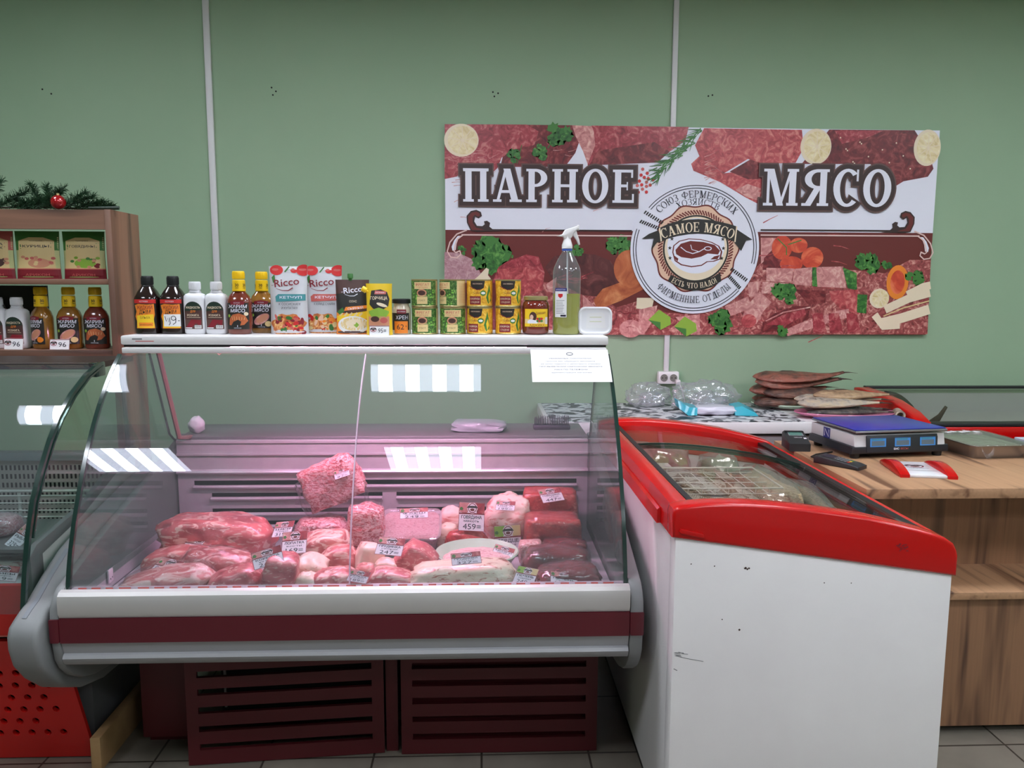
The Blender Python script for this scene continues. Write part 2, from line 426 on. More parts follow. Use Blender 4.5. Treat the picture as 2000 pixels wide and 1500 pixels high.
ho = holes.build('screw_hole'); ho.parent = bpy.data.objects['wall_back']
struct(boxo('trim_1', None, DUCT, -1.313, 3.886, 1.2, -1.283, 3.9, ZC, .003)); struct(boxo('trim_2', None, DUCT, .925, 3.886, 1.02, .951, 3.9, ZC, .003))
# wall socket
so = thing('wall_socket', 'white double wall socket at the foot of the cable duct under the sign', 'socket', (.9455, 3.9, .988))
boxo('back_plate', so, WHITE, -.054, -.04, -.032, .054, 0, .032, .008)
for sx in (-.024, .024):
    w = B(mat('socket_well', (120, 118, 112), .5)).lathe([(.019, 0), (.019, .006)], n=20, c=(0, 0, 0))
    for v in w.bm.verts: v.co = Vector((v.co.x+sx, -.0405-v.co.z*.2, v.co.y))
    for q in (-.009, .009): w.box(sx+q-.0025, -.0428, -.0025, sx+q+.0025, -.0416, .0025, DARK)
    w.build('socket_face', so)
pl = B(WHITE).box(.03, -.075, -.03, .052, -.042, -.006, None, .005); pl.tube([(.045, -.07, -.02), (.06, -.08, -.06), (.075, -.07, -.11), (.08, -.06, -.126)], .003)
tag(pl.build('plug', so), 'white plug with a short cable')

# ceiling lamps: four tubes behind a diffuser, in the 1.8 m grid of the suspended ceiling
T_ON = emis('lamp_tube', (240, 246, 255), LIGHT_TUBE); T_DF = emis('lamp_diffuser', (222, 226, 246), LIGHT_DIFF)
first = thing('ceiling_light', 'recessed square ceiling light panel with four bright tubes', 'ceiling light', (0, 0, ZC), group='recessed ceiling light panels')
f = B(WHITE)
for a in ((-.3, -.3, .3, -.285), (-.3, .285, .3, .3), (-.3, -.285, -.285, .285), (.285, -.285, .3, .285)): f.box(a[0], a[1], -.012, a[2], a[3], 0)
f.build('frame', first)
B(T_DF).box(-.285, -.285, -.006, .285, .285, -.003).build('diffuser', first)
for k in range(4):
    x = -.21+.14*k; B(T_ON).box(x-.036, -.275, -.009, x+.036, .275, -.0065).build('tube', first)
spots = [(x, y) for y in (-1.40, .42, 2.22) for x in (-2.1, -.29, 1.52, 3.32) if y > -1 or x > 1]
for i, (x, y) in enumerate(spots):
    if i == 0: first.location = (x, y, ZC)
    else: dup(first, (x, y, ZC))

# ------------------------------------------------------------------ serif capitals for the sign
def glyph(ch, S=.2, t=.085, e=0):
    """list of polygons, width; e swells the letter"""
    sf, so, G = .075, .07, []
    def rc(a, b, c, d): G.append([(a-e, b-e), (c+e, b-e), (c+e, d+e), (a-e, d+e)])
    def st(x, top=1, bot=1):
        rc(x, 0, x+S, 1)
        if bot: rc(x-so, 0, x+S+so, sf)
        if top: rc(x-so, 1-sf, x+S+so, 1)
    def par(xb, yb, xt, yt, w):
        s = (xt-xb)/(yt-yb); q = math.hypot(1, s)*e
        G.append([(xb-s*e-q, yb-e), (xb+w-s*e+q, yb-e), (xt+w+s*e+q, yt+e), (xt+s*e-q, yt+e)])
    def bd(cx, cy, rx, ry, a0=0, a1=360, A=None, C=None):
        A, C = A or S, C or t; n = max(6, int(abs(a1-a0)/10)); o = []; i = []
        if a1-a0 < 360 and e: a0, a1 = a0-e*60, a1+e*60
        for k in range(n+1):
            a = math.radians(a0+(a1-a0)*k/n); ca, sa = math.cos(a), math.sin(a)
            o.append((cx+(rx+e)*ca, cy+(ry+e)*sa)); i.append((cx+max(rx-A-e, .001)*ca, cy+max(ry-C-e, .001)*sa))
        for k in range(n): G.append([o[k], o[k+1], i[k+1], i[k]])
    if ch == 'П': st(.08); st(.55); rc(.02, 1-.09, .81, 1); w = .83
    elif ch == 'А': par(.1, 0, .37, 1, .09); par(.6, 0, .33, 1, .22); rc(.2, .27, .65, .27+t); rc(0, 0, .27, sf); rc(.53, 0, .92, sf); w = .92
    elif ch == 'Р': st(.08); bd(.3, .73, .38, .27, -90, 90); rc(.26, 1-t, .31, 1); rc(.26, .46, .31, .46+t); w = .7
    elif ch == 'Н': st(.08); st(.56); rc(.2, .46, .6, .46+t); w = .84
    elif ch == 'О': bd(.42, .5, .42, .52); w = .84
    elif ch == 'Е': st(.08); rc(.2, 1-t, .66, 1); rc(.6, .76, .66, 1); rc(.2, .47, .5, .47+t); rc(.46, .38, .5, .63); rc(.2, 0, .7, t); rc(.64, 0, .7, .27); w = .72
    elif ch == 'М': rc(.1, 0, .18, 1); rc(0, 0, .28, sf); rc(0, 1-sf, .2, 1); st(.76); par(.40, 0, .1, 1, .2); par(.46, 0, .78, 1, .08); w = 1.04
    elif ch == 'Я': st(.5); bd(.44, .73, .4, .27, 90, 270); rc(.4, 1-t, .52, 1); rc(.4, .46, .52, .46+t); par(.04, 0, .34, .5, .2); rc(-.03, 0, .22, sf); w = .77
    elif ch == 'С': bd(.42, .5, .42, .52, 48, 312); rc(.68, .68, .74, 1); w = .76
    elif ch == 'Ю': st(.08); rc(.2, .46, .45, .54); bd(.72, .5, .33, .52); w = 1.05
    elif ch == 'З': bd(.3, .73, .3, .27, -90, 150); bd(.3, .27, .34, .29, -150, 90); w = .64
    elif ch == 'Ф': st(.4); bd(.5, .55, .48, .3, 0, 360, S*.8); w = 1.0
    elif ch == 'К': st(.08); par(.3, .45, .62, 1, .1); par(.58, 0, .28, .55, .2); rc(.55, 0, .86, sf); w = .84
    elif ch in 'ИЙ':
        st(.08); st(.6); par(.2, 0, .64, 1, .09); w = .88
        if ch == 'Й': rc(.3, 1.07, .58, 1.14)
    elif ch == 'Х': par(.56, 0, .08, 1, .2); par(.08, 0, .62, 1, .09); rc(0, 0, .28, sf); rc(.5, 0, .82, sf); w = .82
    elif ch == 'Т': st(.32, 0); rc(.02, 1-t, .82, 1); rc(.02, .78, .08, 1); rc(.76, .78, .82, 1); w = .84
    elif ch == 'В': st(.08); bd(.3, .75, .34, .25, -90, 90); bd(.3, .27, .4, .28, -90, 90); w = .72
    elif ch == 'Д': rc(.02, -.15, .09, .09); rc(.83, -.15, .9, .09); rc(.02, 0, .9, .085); par(.16, 0, .38, 1, .09); rc(.58, 0, .78, 1); rc(.34, .915, .84, 1); w = .92
    elif ch == 'Л': par(.06, 0, .3, 1, .09); rc(-.02, 0, .22, sf); st(.58); rc(.26, .915, .8, 1); w = .86
    elif ch in 'ЫЬ':
        st(.08); bd(.28, .27, .32, .28, -90, 90); w = .62
        if ch == 'Ы': st(.72); w = 1.0
    elif ch == 'Ч': st(.56); rc(.08, .55, .24, 1); rc(.0, 1-sf, .3, 1); bd(.38, .6, .3, .2, 180, 290); rc(.36, .4, .6, .48); w = .84
    elif ch == '!': rc(.08, .3, .26, 1); rc(.08, 0, .26, .18); w = .34
    else: w = .42
    return G, w
def serif(art, tx, x, y, cap, m, l, sx=1.0, gap=.1, e=0, S=.2, t=.085, fm=None, center=False, width=None):
    ws = [glyph(c, S, t)[1] for c in tx]; tot = sum(ws)+gap*(len(tx)-1)
    if width: sx = width/(tot*cap)
    p = -tot/2 if center else 0
    for c, w in zip(tx, ws):
        for g in glyph(c, S, t, e)[0]:
            q = [((p+a)*cap*sx, b*cap) for a, b in g]
            art.poly([fm(*u) if fm else (x+u[0], y+u[1]) for u in q], m, l)
        p += w+gap
def arcfm(cx, cy, r, mid, inner=True):
    """bend a line of text round a circle, letters upright at angle mid (degrees)"""
    def f(X, Y):
        if inner: a = math.radians(mid)-X/r; q = r+Y
        else: a = math.radians(mid)+X/r; q = r-Y
        return (cx+q*math.cos(a), cy+q*math.sin(a))
    return f
def emblem(full=True, c=('pr_white', 'pr_ink', 'pr_peach', 'pr_steak', 'pr_black', 'pr_cream')):
    """the round badge of the meat shop, radius 1"""
    W, INK, PE, BR, BK, CR = c; A = Art(); Z = lambda pts: [((x-795)/685, (760-y)/685) for x, y in pts]
    A.ell(0, 0, 1, 1, W, 1, 72)
    for r in (.955, .915):
        A.band(0, 0, r+.006, r-.006, -14, 140, INK, 2, 60); A.band(0, 0, r+.006, r-.006, 162, 318, INK, 2, 60)
    A.ell(.01, .0, .665, .665, BR, 2, 120, wob=.035, k=10, ph=1.2); A.ell(.01, .0, .642, .642, PE, 3, 120, wob=.035, k=10, ph=1.2)
    for i in range(80):
        a = 2*PI*i/80; b = a+.09
        A.line([(.01+.52*math.cos(a), .52*math.sin(a)), (.01+.585*math.cos(b), .585*math.sin(b))], .022, BR, 4)
    A.ell(.01, 0, .51, .51, BK, 5, 56); A.ell(.01, 0, .485, .485, CR, 6, 56); A.ell(.01, .04, .445, .42, W, 7, 56)
    steak = Z([(552, 800), (560, 730), (620, 680), (720, 655), (850, 660), (970, 690), (1050, 730), (1085, 790), (1070, 870), (1000, 895), (930, 900), (870, 940), (760, 955), (650, 935), (580, 890)])
    A.poly(steak, BR, 8); A.poly([(x*.945-.001, y*.93-.002) for x, y in steak], W, 9)
    A.poly(Z([(585, 775), (640, 710), (740, 680), (880, 690), (1000, 720), (1060, 780), (1040, 820), (930, 810), (860, 845), (760, 865), (650, 850), (595, 820)]), BR, 10)
    A.poly(Z([(1060, 825), (1035, 870), (960, 872), (1000, 840)]), BR, 10); A.poly(Z([(575, 835), (620, 865), (610, 895), (585, 870)]), BR, 10)
    A.ell(*Z([(930, 758)])[0], .06, .033, W, 11, 20); A.ell(*Z([(930, 758)])[0], .045, .022, BR, 12, 20)
    A.line(Z([(640, 745), (700, 790), (770, 812), (840, 790), (890, 760)]), .013, W, 11); A.line(Z([(745, 720), (760, 770), (830, 790)]), .01, W, 11)
    for sx, sy in ((525, 755), (530, 860), (545, 660), (1095, 755), (1080, 860), (1085, 660)):
        x, y = Z([(sx, sy)])[0]; A.poly([(x+.034*(1 if k % 2 == 0 else .42)*math.sin(PI*k/5), y+.034*(1 if k % 2 == 0 else .42)*math.cos(PI*k/5)) for k in range(10)], BK, 8)
    A.poly(Z([(225, 662), (300, 610), (400, 570), (440, 690), (385, 700), (330, 782), (352, 655)]), BK, 8); A.poly(Z([(1235, 560), (1400, 662), (1335, 672), (1285, 782), (1215, 700), (1190, 600)]), BK, 8)
    V = []; top = Z([(405, 550), (500, 505), (600, 475), (720, 458), (820, 452), (930, 460), (1040, 478), (1140, 500), (1235, 528)]); bot = Z([(425, 690), (500, 660), (600, 632), (720, 612), (820, 606), (930, 612), (1030, 628), (1130, 655), (1222, 690)])
    A.it.append((top+bot, [(i, i+1, i+10, i+9) for i in range(8)], 13, BK))
    A.poly(Z([(405, 550), (425, 690), (440, 684), (418, 545)]), CR, 14); A.poly(Z([(1235, 528), (1222, 690), (1208, 684), (1222, 524)]), CR, 14)
    lo = Z([(545, 1035), (620, 1070), (700, 1092), (800, 1100), (900, 1092), (990, 1060), (1070, 1010)]); l2 = Z([(515, 1095), (620, 1160), (700, 1190), (800, 1202), (900, 1190), (990, 1160), (1085, 1100)])
    A.it.append((lo+l2, [(i, i+1, i+8, i+7) for i in range(6)], 13, BK))
    for p, q in (((255, 385), (435, 492)), ((212, 480), (395, 548)), ((1190, 972), (1352, 1085)), ((1168, 1048), (1285, 1168))):
        for k in range(9):
            s = k/8; x, y = p[0]+(q[0]-p[0])*s, p[1]+(q[1]-p[1])*s; A.line(Z([(x-10, y+16), (x+14, y-14)]), .022, BK, 4)
    if full:
        serif(A, 'САМОЕ МЯСО', 0, 0, .145, CR, 15, width=1.1, S=.17, t=.06, fm=arcfm(.03, -1.12, 1.375, 90), center=True)
        serif(A, 'ЕСТЬ ЧТО НАДО!', 0, 0, .082, CR, 15, width=.76, S=.17, t=.07, fm=arcfm(0, .12, .728, 270, False), center=True)
        serif(A, 'СОЮЗ ФЕРМЕРСКИХ', 0, 0, .105, INK, 4, width=1.28, S=.12, t=.06, fm=arcfm(0, 0, .775, 89), center=True)
        serif(A, 'ХОЗЯЙСТВ', 0, 0, .095, INK, 1.5, width=.64, S=.12, t=.06, fm=arcfm(0, 0, .665, 88), center=True)
        serif(A, 'ФИРМЕННЫЕ ОТДЕЛЫ', 0, 0, .105, INK, 4, width=1.3, S=.12, t=.06, fm=arcfm(0, 0, .835, 270, False), center=True)
    return A

# ------------------------------------------------------------------ the wall sign
SW, SH = 2.447, 1.012
def art(x, y):
    """artwork template -> metres on the board (origin at its top left corner)"""
    xt = x+(y-244)*(x-972)/12000; top = 244.3+.0104*(xt-868.8); bot = 652.6-.0016*(xt-868.8)
    return ((xt-868.8)/962.2*SW, -(y-top)/(bot-top)*SH)
q5 = lambda *p: [art(860+p[i]/3.41, 230+p[i+1]/3.41) for i in range(0, len(p), 2)]
q6 = lambda *p: [art(1340+p[i]/3.41, 230+p[i+1]/3.41) for i in range(0, len(p), 2)]
K = SW/962.2/3.41
sign = boxo('wall_sign', None, MATS['pr_white'], -.178, 3.879, 2.219-SH, -.178+SW, 3.8865, 2.219)
tag(sign, 'wide butcher shop sign with raw meat pictures and a round badge, on the green wall', 'sign')
A = Art(); P5 = lambda m, l, *p: A.poly(q5(*p), m, l); P6 = lambda m, l, *p: A.poly(q6(*p), m, l)
def e5(m, l, x, y, rx, ry=None, **k): c = q5(x, y)[0]; A.ell(c[0], c[1], rx*K, (ry or rx)*K, m, l, **k)
def e6(m, l, x, y, rx, ry=None, **k): c = q6(x, y)[0]; A.ell(c[0], c[1], rx*K, (ry or rx)*K, m, l, **k)
def green(q, x, y, r, n, seed, l, m='im_green'):
    R = random.Random(seed)
    for k in range(n):
        a = R.random()*6.28; d = r*.62*math.sqrt(R.random()); c = q(x+d*math.cos(a)*1.15, y+d*math.sin(a))[0]
        A.poly(leafy(c[0], c[1], r*K*(.3+.25*R.random()), 14, seed+k), m if k % 3 else 'pr_leaf', l+.12*(k % 9)/3)
def lemon(q, x, y, rx, ry, l):
    c = q(x, y)[0]; A.ell(c[0], c[1], rx*K, ry*K, 'pr_cream', l, 30); A.ell(c[0]+8*K, c[1], rx*.86*K, ry*.86*K, 'im_lemon', l+.1, 30)
    for k in range(9):
        a = k*2*PI/9+.2; A.line([(c[0]+8*K, c[1]), (c[0]+8*K+rx*.8*K*math.cos(a), c[1]+ry*.8*K*math.sin(a))], 5*K, 'pr_cream', l+.2)
def streaks(q, pts, n, ln, seed, l, m='im_pale', w=4):
    R = random.Random(seed); xs = [pts[i] for i in range(0, len(pts), 2)]; ys = [pts[i] for i in range(1, len(pts), 2)]
    for k in range(n):
        x, y = R.uniform(*xs), R.uniform(*ys); a = R.uniform(-.5, .3); A.line(q(x, y, x+ln*.5*math.cos(a), y+ln*.5*math.sin(a)+R.uniform(-8, 8), x+ln*math.cos(a), y+ln*math.sin(a)), w*K, m, l, (1, .3))
# upper row of meat
P5('im_beef', 1, 370, 48, 862, 52, 908, 150, 880, 230, 812, 322, 390, 322, 420, 200)
P5('im_meat', 2, 30, 46, 560, 48, 640, 92, 612, 180, 470, 212, 400, 262, 372, 330, 330, 370, 250, 340, 140, 320, 112, 385, 30, 402)
streaks(q5, (250, 590, 70, 210), 26, 70, 3, 2.2); streaks(q5, (40, 200, 260, 380), 12, 50, 4, 2.2)
P5('im_pale', 2, 858, 52, 1010, 58, 1022, 150, 965, 315, 930, 220, 880, 120); P5('im_meat', 2.3, 985, 54, 1625, 62, 1604, 150, 1500, 222, 1420, 292, 958, 312, 1010, 180, 1000, 90)
P5('im_beef', 2.4, 1030, 215, 1400, 160, 1500, 222, 1420, 292, 970, 312); streaks(q5, (1000, 1560, 80, 160), 18, 60, 5, 2.5)
lemon(q5, 138, 150, 112, 104, 3)
P5('pr_cream', 1.4, 30, 190, 60, 215, 40, 240, 30, 240)
for x, y, r in ((770, 110, 90), (640, 222, 62), (482, 252, 56), (720, 140, 40)): green(q5, x, y, r, 9, x, 3.2)
A.line(q5(690, 80, 750, 110, 700, 200), 6*K, 'pr_green', 3); A.line(q5(530, 180, 500, 300), 5*K, 'pr_green', 3)
R = random.Random(5)
for k in range(90):
    s = R.random(); x, y = 1705-300*s+R.uniform(-20, 20), 90+290*s+R.uniform(-30, 30); a = R.uniform(1.7, 3.3)
    A.line(q5(x, y, x+80*math.cos(a), y+60*math.sin(a)), 8*K, 'im_green' if k % 3 else 'pr_green', 3.5, (1, .2))
A.line(q5(1705, 70, 1600, 190, 1480, 300, 1400, 400), 7*K, 'pr_leaf', 3.4)
for k in range(16): e5('pr_red' if k % 3 else 'pr_rose', 3.2, 1330+55*math.cos(k*2.4)*(.3+k/16), 420+75*math.sin(k*2.4)*(.3+k/18), 11, n=10)
P6('im_meat2', 1.8, 5, 300, 60, 250, 220, 362, 470, 330, 500, 420, 452, 562, 372, 522, 200, 420, 20, 345); P6('im_pale', 2, 300, 470, 380, 430, 470, 460, 455, 540, 370, 515)
P6('im_beef', 2.1, 260, 350, 400, 270, 480, 300, 520, 400, 380, 400)
P6('im_meat2', 2.4, 90, 70, 742, 80, 752, 200, 700, 292, 482, 300, 382, 268, 222, 362, 60, 252, 30, 180); streaks(q6, (90, 640, 100, 240), 26, 80, 8, 2.6)
P6('im_beef', 2.2, 925, 78, 1500, 82, 1600, 230, 1628, 330, 1590, 382, 1425, 412, 1370, 445, 1200, 300, 930, 300, 740, 300)
P6('im_meat', 2.3, 960, 85, 1290, 84, 1180, 130, 1010, 170); streaks(q6, (960, 1500, 100, 180), 22, 110, 9, 2.5, 'im_meat2', 7)
for k in range(14): e6('pr_cream', 2.7, 1000+47*k % 480, 130+((k*83) % 210), 5, n=8)
lemon(q6, 835, 188, 104, 115, 3); lemon(q6, 1585, 195, 92, 118, 2.75)
# lower half
A.rect(0, -SH, SW, q5(100, 737)[0][1], 'pr_brown', 1)
P5('im_mix', 1.6, 480, 1180, 640, 1080, 920, 1110, 1150, 1255, 1300, 1210, 1480, 1290, 1705, 1300, 1705, 1442, 420, 1442)
P5('im_ham', 2, 30, 885, 120, 890, 205, 930, 250, 1000, 300, 1090, 30, 1092)
green(q5, 320, 900, 135, 34, 21, 2.2); green(q5, 150, 870, 40, 5, 22, 2.2); green(q5, 460, 915, 18, 3, 23, 2.2)
P5('pr_cream', 2.8, 200, 1090, 250, 1045, 300, 990, 318, 1000, 312, 1040, 330, 1062, 320, 1090)
P5('im_meat', 2.6, 340, 1090, 380, 985, 430, 950, 560, 900, 640, 915, 680, 1020, 665, 1140, 545, 1182, 520, 1092); P5('im_meat2', 2.7, 370, 1000, 560, 985, 665, 1020, 660, 1140, 545, 1180, 400, 1085)
P5('im_pale', 2.75, 690, 1100, 760, 1050, 745, 1160, 700, 1150)
P5('im_liver', 2.6, 680, 985, 745, 910, 880, 888, 1010, 900, 1110, 940, 1175, 1040, 1152, 1130, 1025, 1182, 930, 1172, 740, 1080); streaks(q5, (760, 1080, 920, 1050), 12, 90, 12, 2.8, 'im_meat', 9)
green(q5, 880, 865, 60, 7, 25, 2.5); green(q5, 1170, 840, 88, 14, 26, 2.7)
e5('im_saus', 3, 1230, 990, 100, 120); P5('im_saus', 3.1, 1000, 1205, 1060, 1130, 1280, 1045, 1330, 1130, 1180, 1210, 1060, 1258, 1020, 1260)
P5('im_saus', 3.05, 1150, 950, 1200, 880, 1262, 880, 1300, 1040, 1165, 1045)
P5('im_pale', 2.9, 930, 1170, 1010, 1250, 930, 1275); P5('pr_cream', 3, 1285, 1190, 1400, 1190, 1380, 1275, 1280, 1262)
e5('im_pale', 3.1, 1245, 1400, 78, 60); streaks(q5, (1190, 1280, 1370, 1430), 6, 50, 31, 3.2, 'pr_wine', 5)
for x, y in ((1430, 1340), (1600, 1385)): P5('pr_lime', 3.3, x-70, y, x, y-70, x+75, y-20, x+80, y+30, x+10, y+68); P5('pr_leaf', 3.35, x-70, y, x+10, y+15, x+10, y+68)
P5('im_pale', 3.2, 1300, 1270, 1420, 1240, 1400, 1330, 1330, 1440, 1290, 1440); P5('im_pale', 3.2, 1540, 1320, 1700, 1300, 1700, 1440, 1640, 1440)
P6('im_mix', 1.6, 0, 1290, 160, 1250, 350, 1080, 470, 950, 520, 985, 1100, 1000, 1300, 1020, 1470, 930, 1612, 930, 1590, 1432, 0, 1440)
P6('im_pale', 1.8, 468, 785, 575, 785, 560, 860, 500, 930, 470, 960); P6('im_beef', 1.9, 490, 920, 560, 850, 640, 900, 600, 990, 480, 1000)
for x, y, rx, ry in ((610, 850, 70, 80), (720, 835, 62, 50), (672, 960, 78, 52), (812, 918, 76, 72)): e6('im_tomato', 2.2+x/5000, x, y, rx, ry)
A.line(q6(580, 790, 640, 850, 640, 900), 7*K, 'pr_leaf', 2.5); A.line(q6(650, 830, 740, 800), 7*K, 'pr_leaf', 2.5)
for a in ((505, 985, 690, 990, 670, 1085, 505, 1075), (690, 992, 812, 980, 805, 1108, 680, 1095), (840, 980, 1020, 975, 1040, 1120, 842, 1112)): P6('im_pale', 3, *a)
for a in ((812, 982, 838, 980, 846, 1112, 812, 1108), (1015, 980, 1110, 1020, 1112, 1135, 1050, 1120)): P6('im_green', 3.1, *a)
P6('im_beef', 3, 700, 1130, 905, 1140, 900, 1220, 790, 1232); P6('im_meat2', 3.1, 925, 1140, 1120, 1130, 1125, 1300, 1000, 1260, 940, 1200); P6('im_green', 3.2, 1115, 1162, 1182, 1165, 1175, 1292, 1112, 1285)
P6('im_pale', 3, 380, 1085, 470, 1075, 440, 1180, 390, 1180); P6('im_pale', 3, 480, 1080, 660, 1090, 640, 1150, 470, 1160)
for w, p in ((112, (500, 1180, 440, 1250, 392, 1340)), (78, (395, 1215, 320, 1250, 240, 1280)), (60, (640, 1420, 1000, 1300, 1060, 1290))): A.line(q6(*p), w*K, 'im_pale', 3.3)
e6('im_meat2', 3.4, 388, 1345, 52, 46)
P6('im_beef', 3.5, 480, 1352, 560, 1292, 700, 1242, 800, 1245, 782, 1332, 640, 1402, 480, 1422); P6('im_meat', 3.6, 500, 1372, 600, 1310, 760, 1262, 770, 1300, 640, 1372); A.line(q6(500, 1345, 620, 1285, 800, 1250), 8*K, 'im_pale', 3.7)
for x in (850, 960, 1080): P6('im_meat', 3.3, x-40, 1290, x+30, 1290, x+60, 1425, x-30, 1425)
green(q6, 620, 1155, 95, 16, 41, 3.8); green(q6, 190, 1350, 100, 18, 42, 3.8); green(q6, 1190, 945, 88, 20, 43, 2.8); green(q6, 1330, 960, 50, 6, 44, 2.8); green(q6, 600, 1400, 60, 7, 45, 3.8); green(q6, 1510, 1045, 66, 14, 46, 3.2, 'pr_leaf')
e6('pr_orange', 3.2, 1385, 1080, 76, 115); e6('im_tomato', 3.3, 1385, 1080, 50, 80); lemon(q6, 1262, 1190, 68, 66, 3.4)
for w, p in ((66, (1260, 1360, 1420, 1320, 1600, 1262)), (56, (1300, 1265, 1460, 1190, 1605, 1150)), (50, (1230, 1300, 1290, 1380, 1400, 1370)), (52, (1450, 1165, 1560, 1110, 1608, 1100))): A.line(q6(*p), w*K, 'pr_cream', 3.5+w/300)
A.line(q6(1290, 1310, 1420, 1255, 1600, 1205), 8*K, 'pr_tan', 3.8)
# scrollwork between the halves
for q, ex, sgn in ((q5, 1250, 1), (q6, 465, -1)):
    fx = (lambda v: v) if sgn == 1 else (lambda v: 1672-v)
    g = lambda *p: q(*[fx(v) if i % 2 == 0 else v+(2 if sgn < 0 else 0) for i, v in enumerate(p)])
    o2 = (lambda p: p) if sgn == 1 else (lambda p: p[::-1])
    A.poly(o2(g(200, 742, 175, 690, 172, 645, 200, 612, 235, 604, 265, 618, 272, 645, 250, 662, 228, 650, 222, 680, 240, 710, 275, 712, 290, 700, 285, 680, 305, 676, 325, 690, 320, 715, 345, 735, 400, 745, 240, 750)), 'pr_dark', 5)
    A.poly(o2(g(207, 738, 184, 690, 182, 648, 206, 622, 236, 616, 258, 628, 258, 645, 244, 648, 226, 636, 212, 655, 212, 690, 234, 722, 290, 738)), 'pr_brown', 5.2)
    A.line([g(200, 736)[0], (q(ex, 734)[0][0], g(200, 736)[0][1])], 10*K, 'pr_dark', 4.5)
    A.line([g(140, 770)[0], (q(ex, 770)[0][0], g(140, 770)[0][1])], 9*K, 'pr_pink', 5)
    A.line(g(175, 738, 110, 765, 65, 820, 48, 880, 70, 918, 110, 924, 136, 900, 128, 874), 9*K, 'pr_pink', 5.1); A.line(g(150, 770, 112, 800, 100, 840, 92, 880, 105, 888, 130, 876), 9*K, 'pr_pink', 5.1)
    A.poly(o2(g(140, 776, 120, 795, 108, 830, 102, 872, 82, 876, 76, 850, 92, 808, 115, 778)), 'pr_white', 5.05)
A.build('picture_print', flat((-.178, 3.879, 2.219), (1, 0, 0), (0, 0, 1)), None, dh=.0002).parent = sign
# headline
def head(tx, x0, x1, yb, yt):
    H_ = Art()
    a, b, c = art(x0, yb), art(x1, yb), art(x0, yt); cap = c[1]-a[1]
    for e, m, l in ((.16, 'pr_halo', 1), (.12, 'pr_dark', 2), (0, 'pr_white', 3)): serif(H_, tx, a[0], a[1], cap, m, l, width=b[0]-a[0], gap=.13, e=e)
    o = H_.build('headline_word', flat((-.178, 3.878, 2.219), (1, 0, 0), (0, 0, 1)), sign, dh=.0004, base=.0062); tag(o, 'white serif word %s with dark halo' % tx)
head('ПАРНОЕ', 903.5, 1231, 391.5, 327.5); head('МЯСО', 1480, 1730, 398, 327.5)
cx, cy = art(1348.4, 481.9)
o = emblem().build('emblem', flat((-.178+cx, 3.8775, 2.219+cy), (.3235, 0, 0), (0, 0, .322), (0, -1, 0)), sign, dh=.00016, base=.0055); tag(o, 'round shop badge with steak drawing')

# ------------------------------------------------------------------ the meat display case
CL, CR_ = -1.092, .39
def gy(z): return 2.5223349908963013*z**4-8.743245267536892*z**3+11.85545855960278*z**2-6.932269594424558*z+3.4496562094042034
GP = [(gy(z), z) for z in [.645+(1.236-.645)*i/26 for i in range(27)]]
def thick(pf, t):
    out = []
    for i, p in enumerate(pf):
        a, b = pf[max(i-1, 0)], pf[min(i+1, len(pf)-1)]; dy, dz = b[0]-a[0], b[1]-a[1]; q = math.hypot(dy, dz)
        out.append((p[0]+dz/q*t, p[1]-dy/q*t))
    return out
def pane(name, parent, pf, x0, x1, m, t=.006, edges=True):
    b = B(m, GEDGE); b.prism(pf+thick(pf, t)[::-1], 'x', x0, x1, m)
    if edges:
        for f in b.bm.faces:
            if len(f.verts) > 4: f.material_index = 1
    return b.build(name, parent, 40)
def edge_strip(b, pf, x, w, m, t=.009):
    b.prism(thick(pf, -.0015)+thick(pf, t)[::-1], 'x', x-w/2, x+w/2, m)
case = thing('meat_display_case', 'refrigerated meat counter with curved glass front, pink light and maroon stripe', 'display case', (0, 0, 0))
B(ABS).prism([(2.0, .455), (2.86, .33), (2.86, .54), (2.0, .54)], 'x', CL+.004, CR_-.004).build('tub', case, 0)
bx = boxo('display_deck', case, INOX, CL+.004, 2.0, .542, CR_-.004, 2.76, .56)
lp = B(INOX); lp.box(CL+.004, 2.012, .56, CR_-.004, 2.03, .642)
lp.build('front_lip', case)
pr = Art(); R = random.Random(4); x = CL+.03
while x < CR_-.06:
    w = R.uniform(.018, .032); pr.rect(x, .002, x+w, .008, 'pr_rose', 1); x += w+R.uniform(.012, .02)
tag(pr.build('price_rail', flat((0, 1.999, .643), (1, 0, 0), (0, 0, 1)), case), 'dashed strip along the foot of the glass')
sx_ = -.354
pane('front_glass', case, GP, CL+.004, sx_-.001, GLASSX, edges=False); pane('front_glass', case, GP, sx_+.001, CR_-.004, GLASSX, edges=False)
for xx in (CL+.002, CR_-.002):
    es = B(GEDGE); edge_strip(es, GP, xx, .011, GEDGE); tag(es.build('glass_edge_seal', case), 'dark green glass edge')
es = B(mat('seam', (196, 170, 190), .3)); edge_strip(es, GP, sx_, .0032, es.mats[0], .0075); es.build('glass_joint', case)
for x in (CL, CR_):
    s_ = 1 if x < 0 else -1
    pts = [(y+.008, z) for y, z in GP[2:-1]]; pts = [(2.02, .60)]+pts+[(2.565, 1.24), (2.70, .93), (2.765, .885), (2.765, .60)]
    b = B(GLASS, GEDGE).prism(pts, 'x', x-.003+s_*.004, x+.003+s_*.004, GLASS)
    b.tube([(x+s_*.004, 2.565, 1.24), (x+s_*.004, 2.70, .93), (x+s_*.004, 2.765, .885)], .0042, GEDGE, 6)
    b.build('side_glass', case, 20)
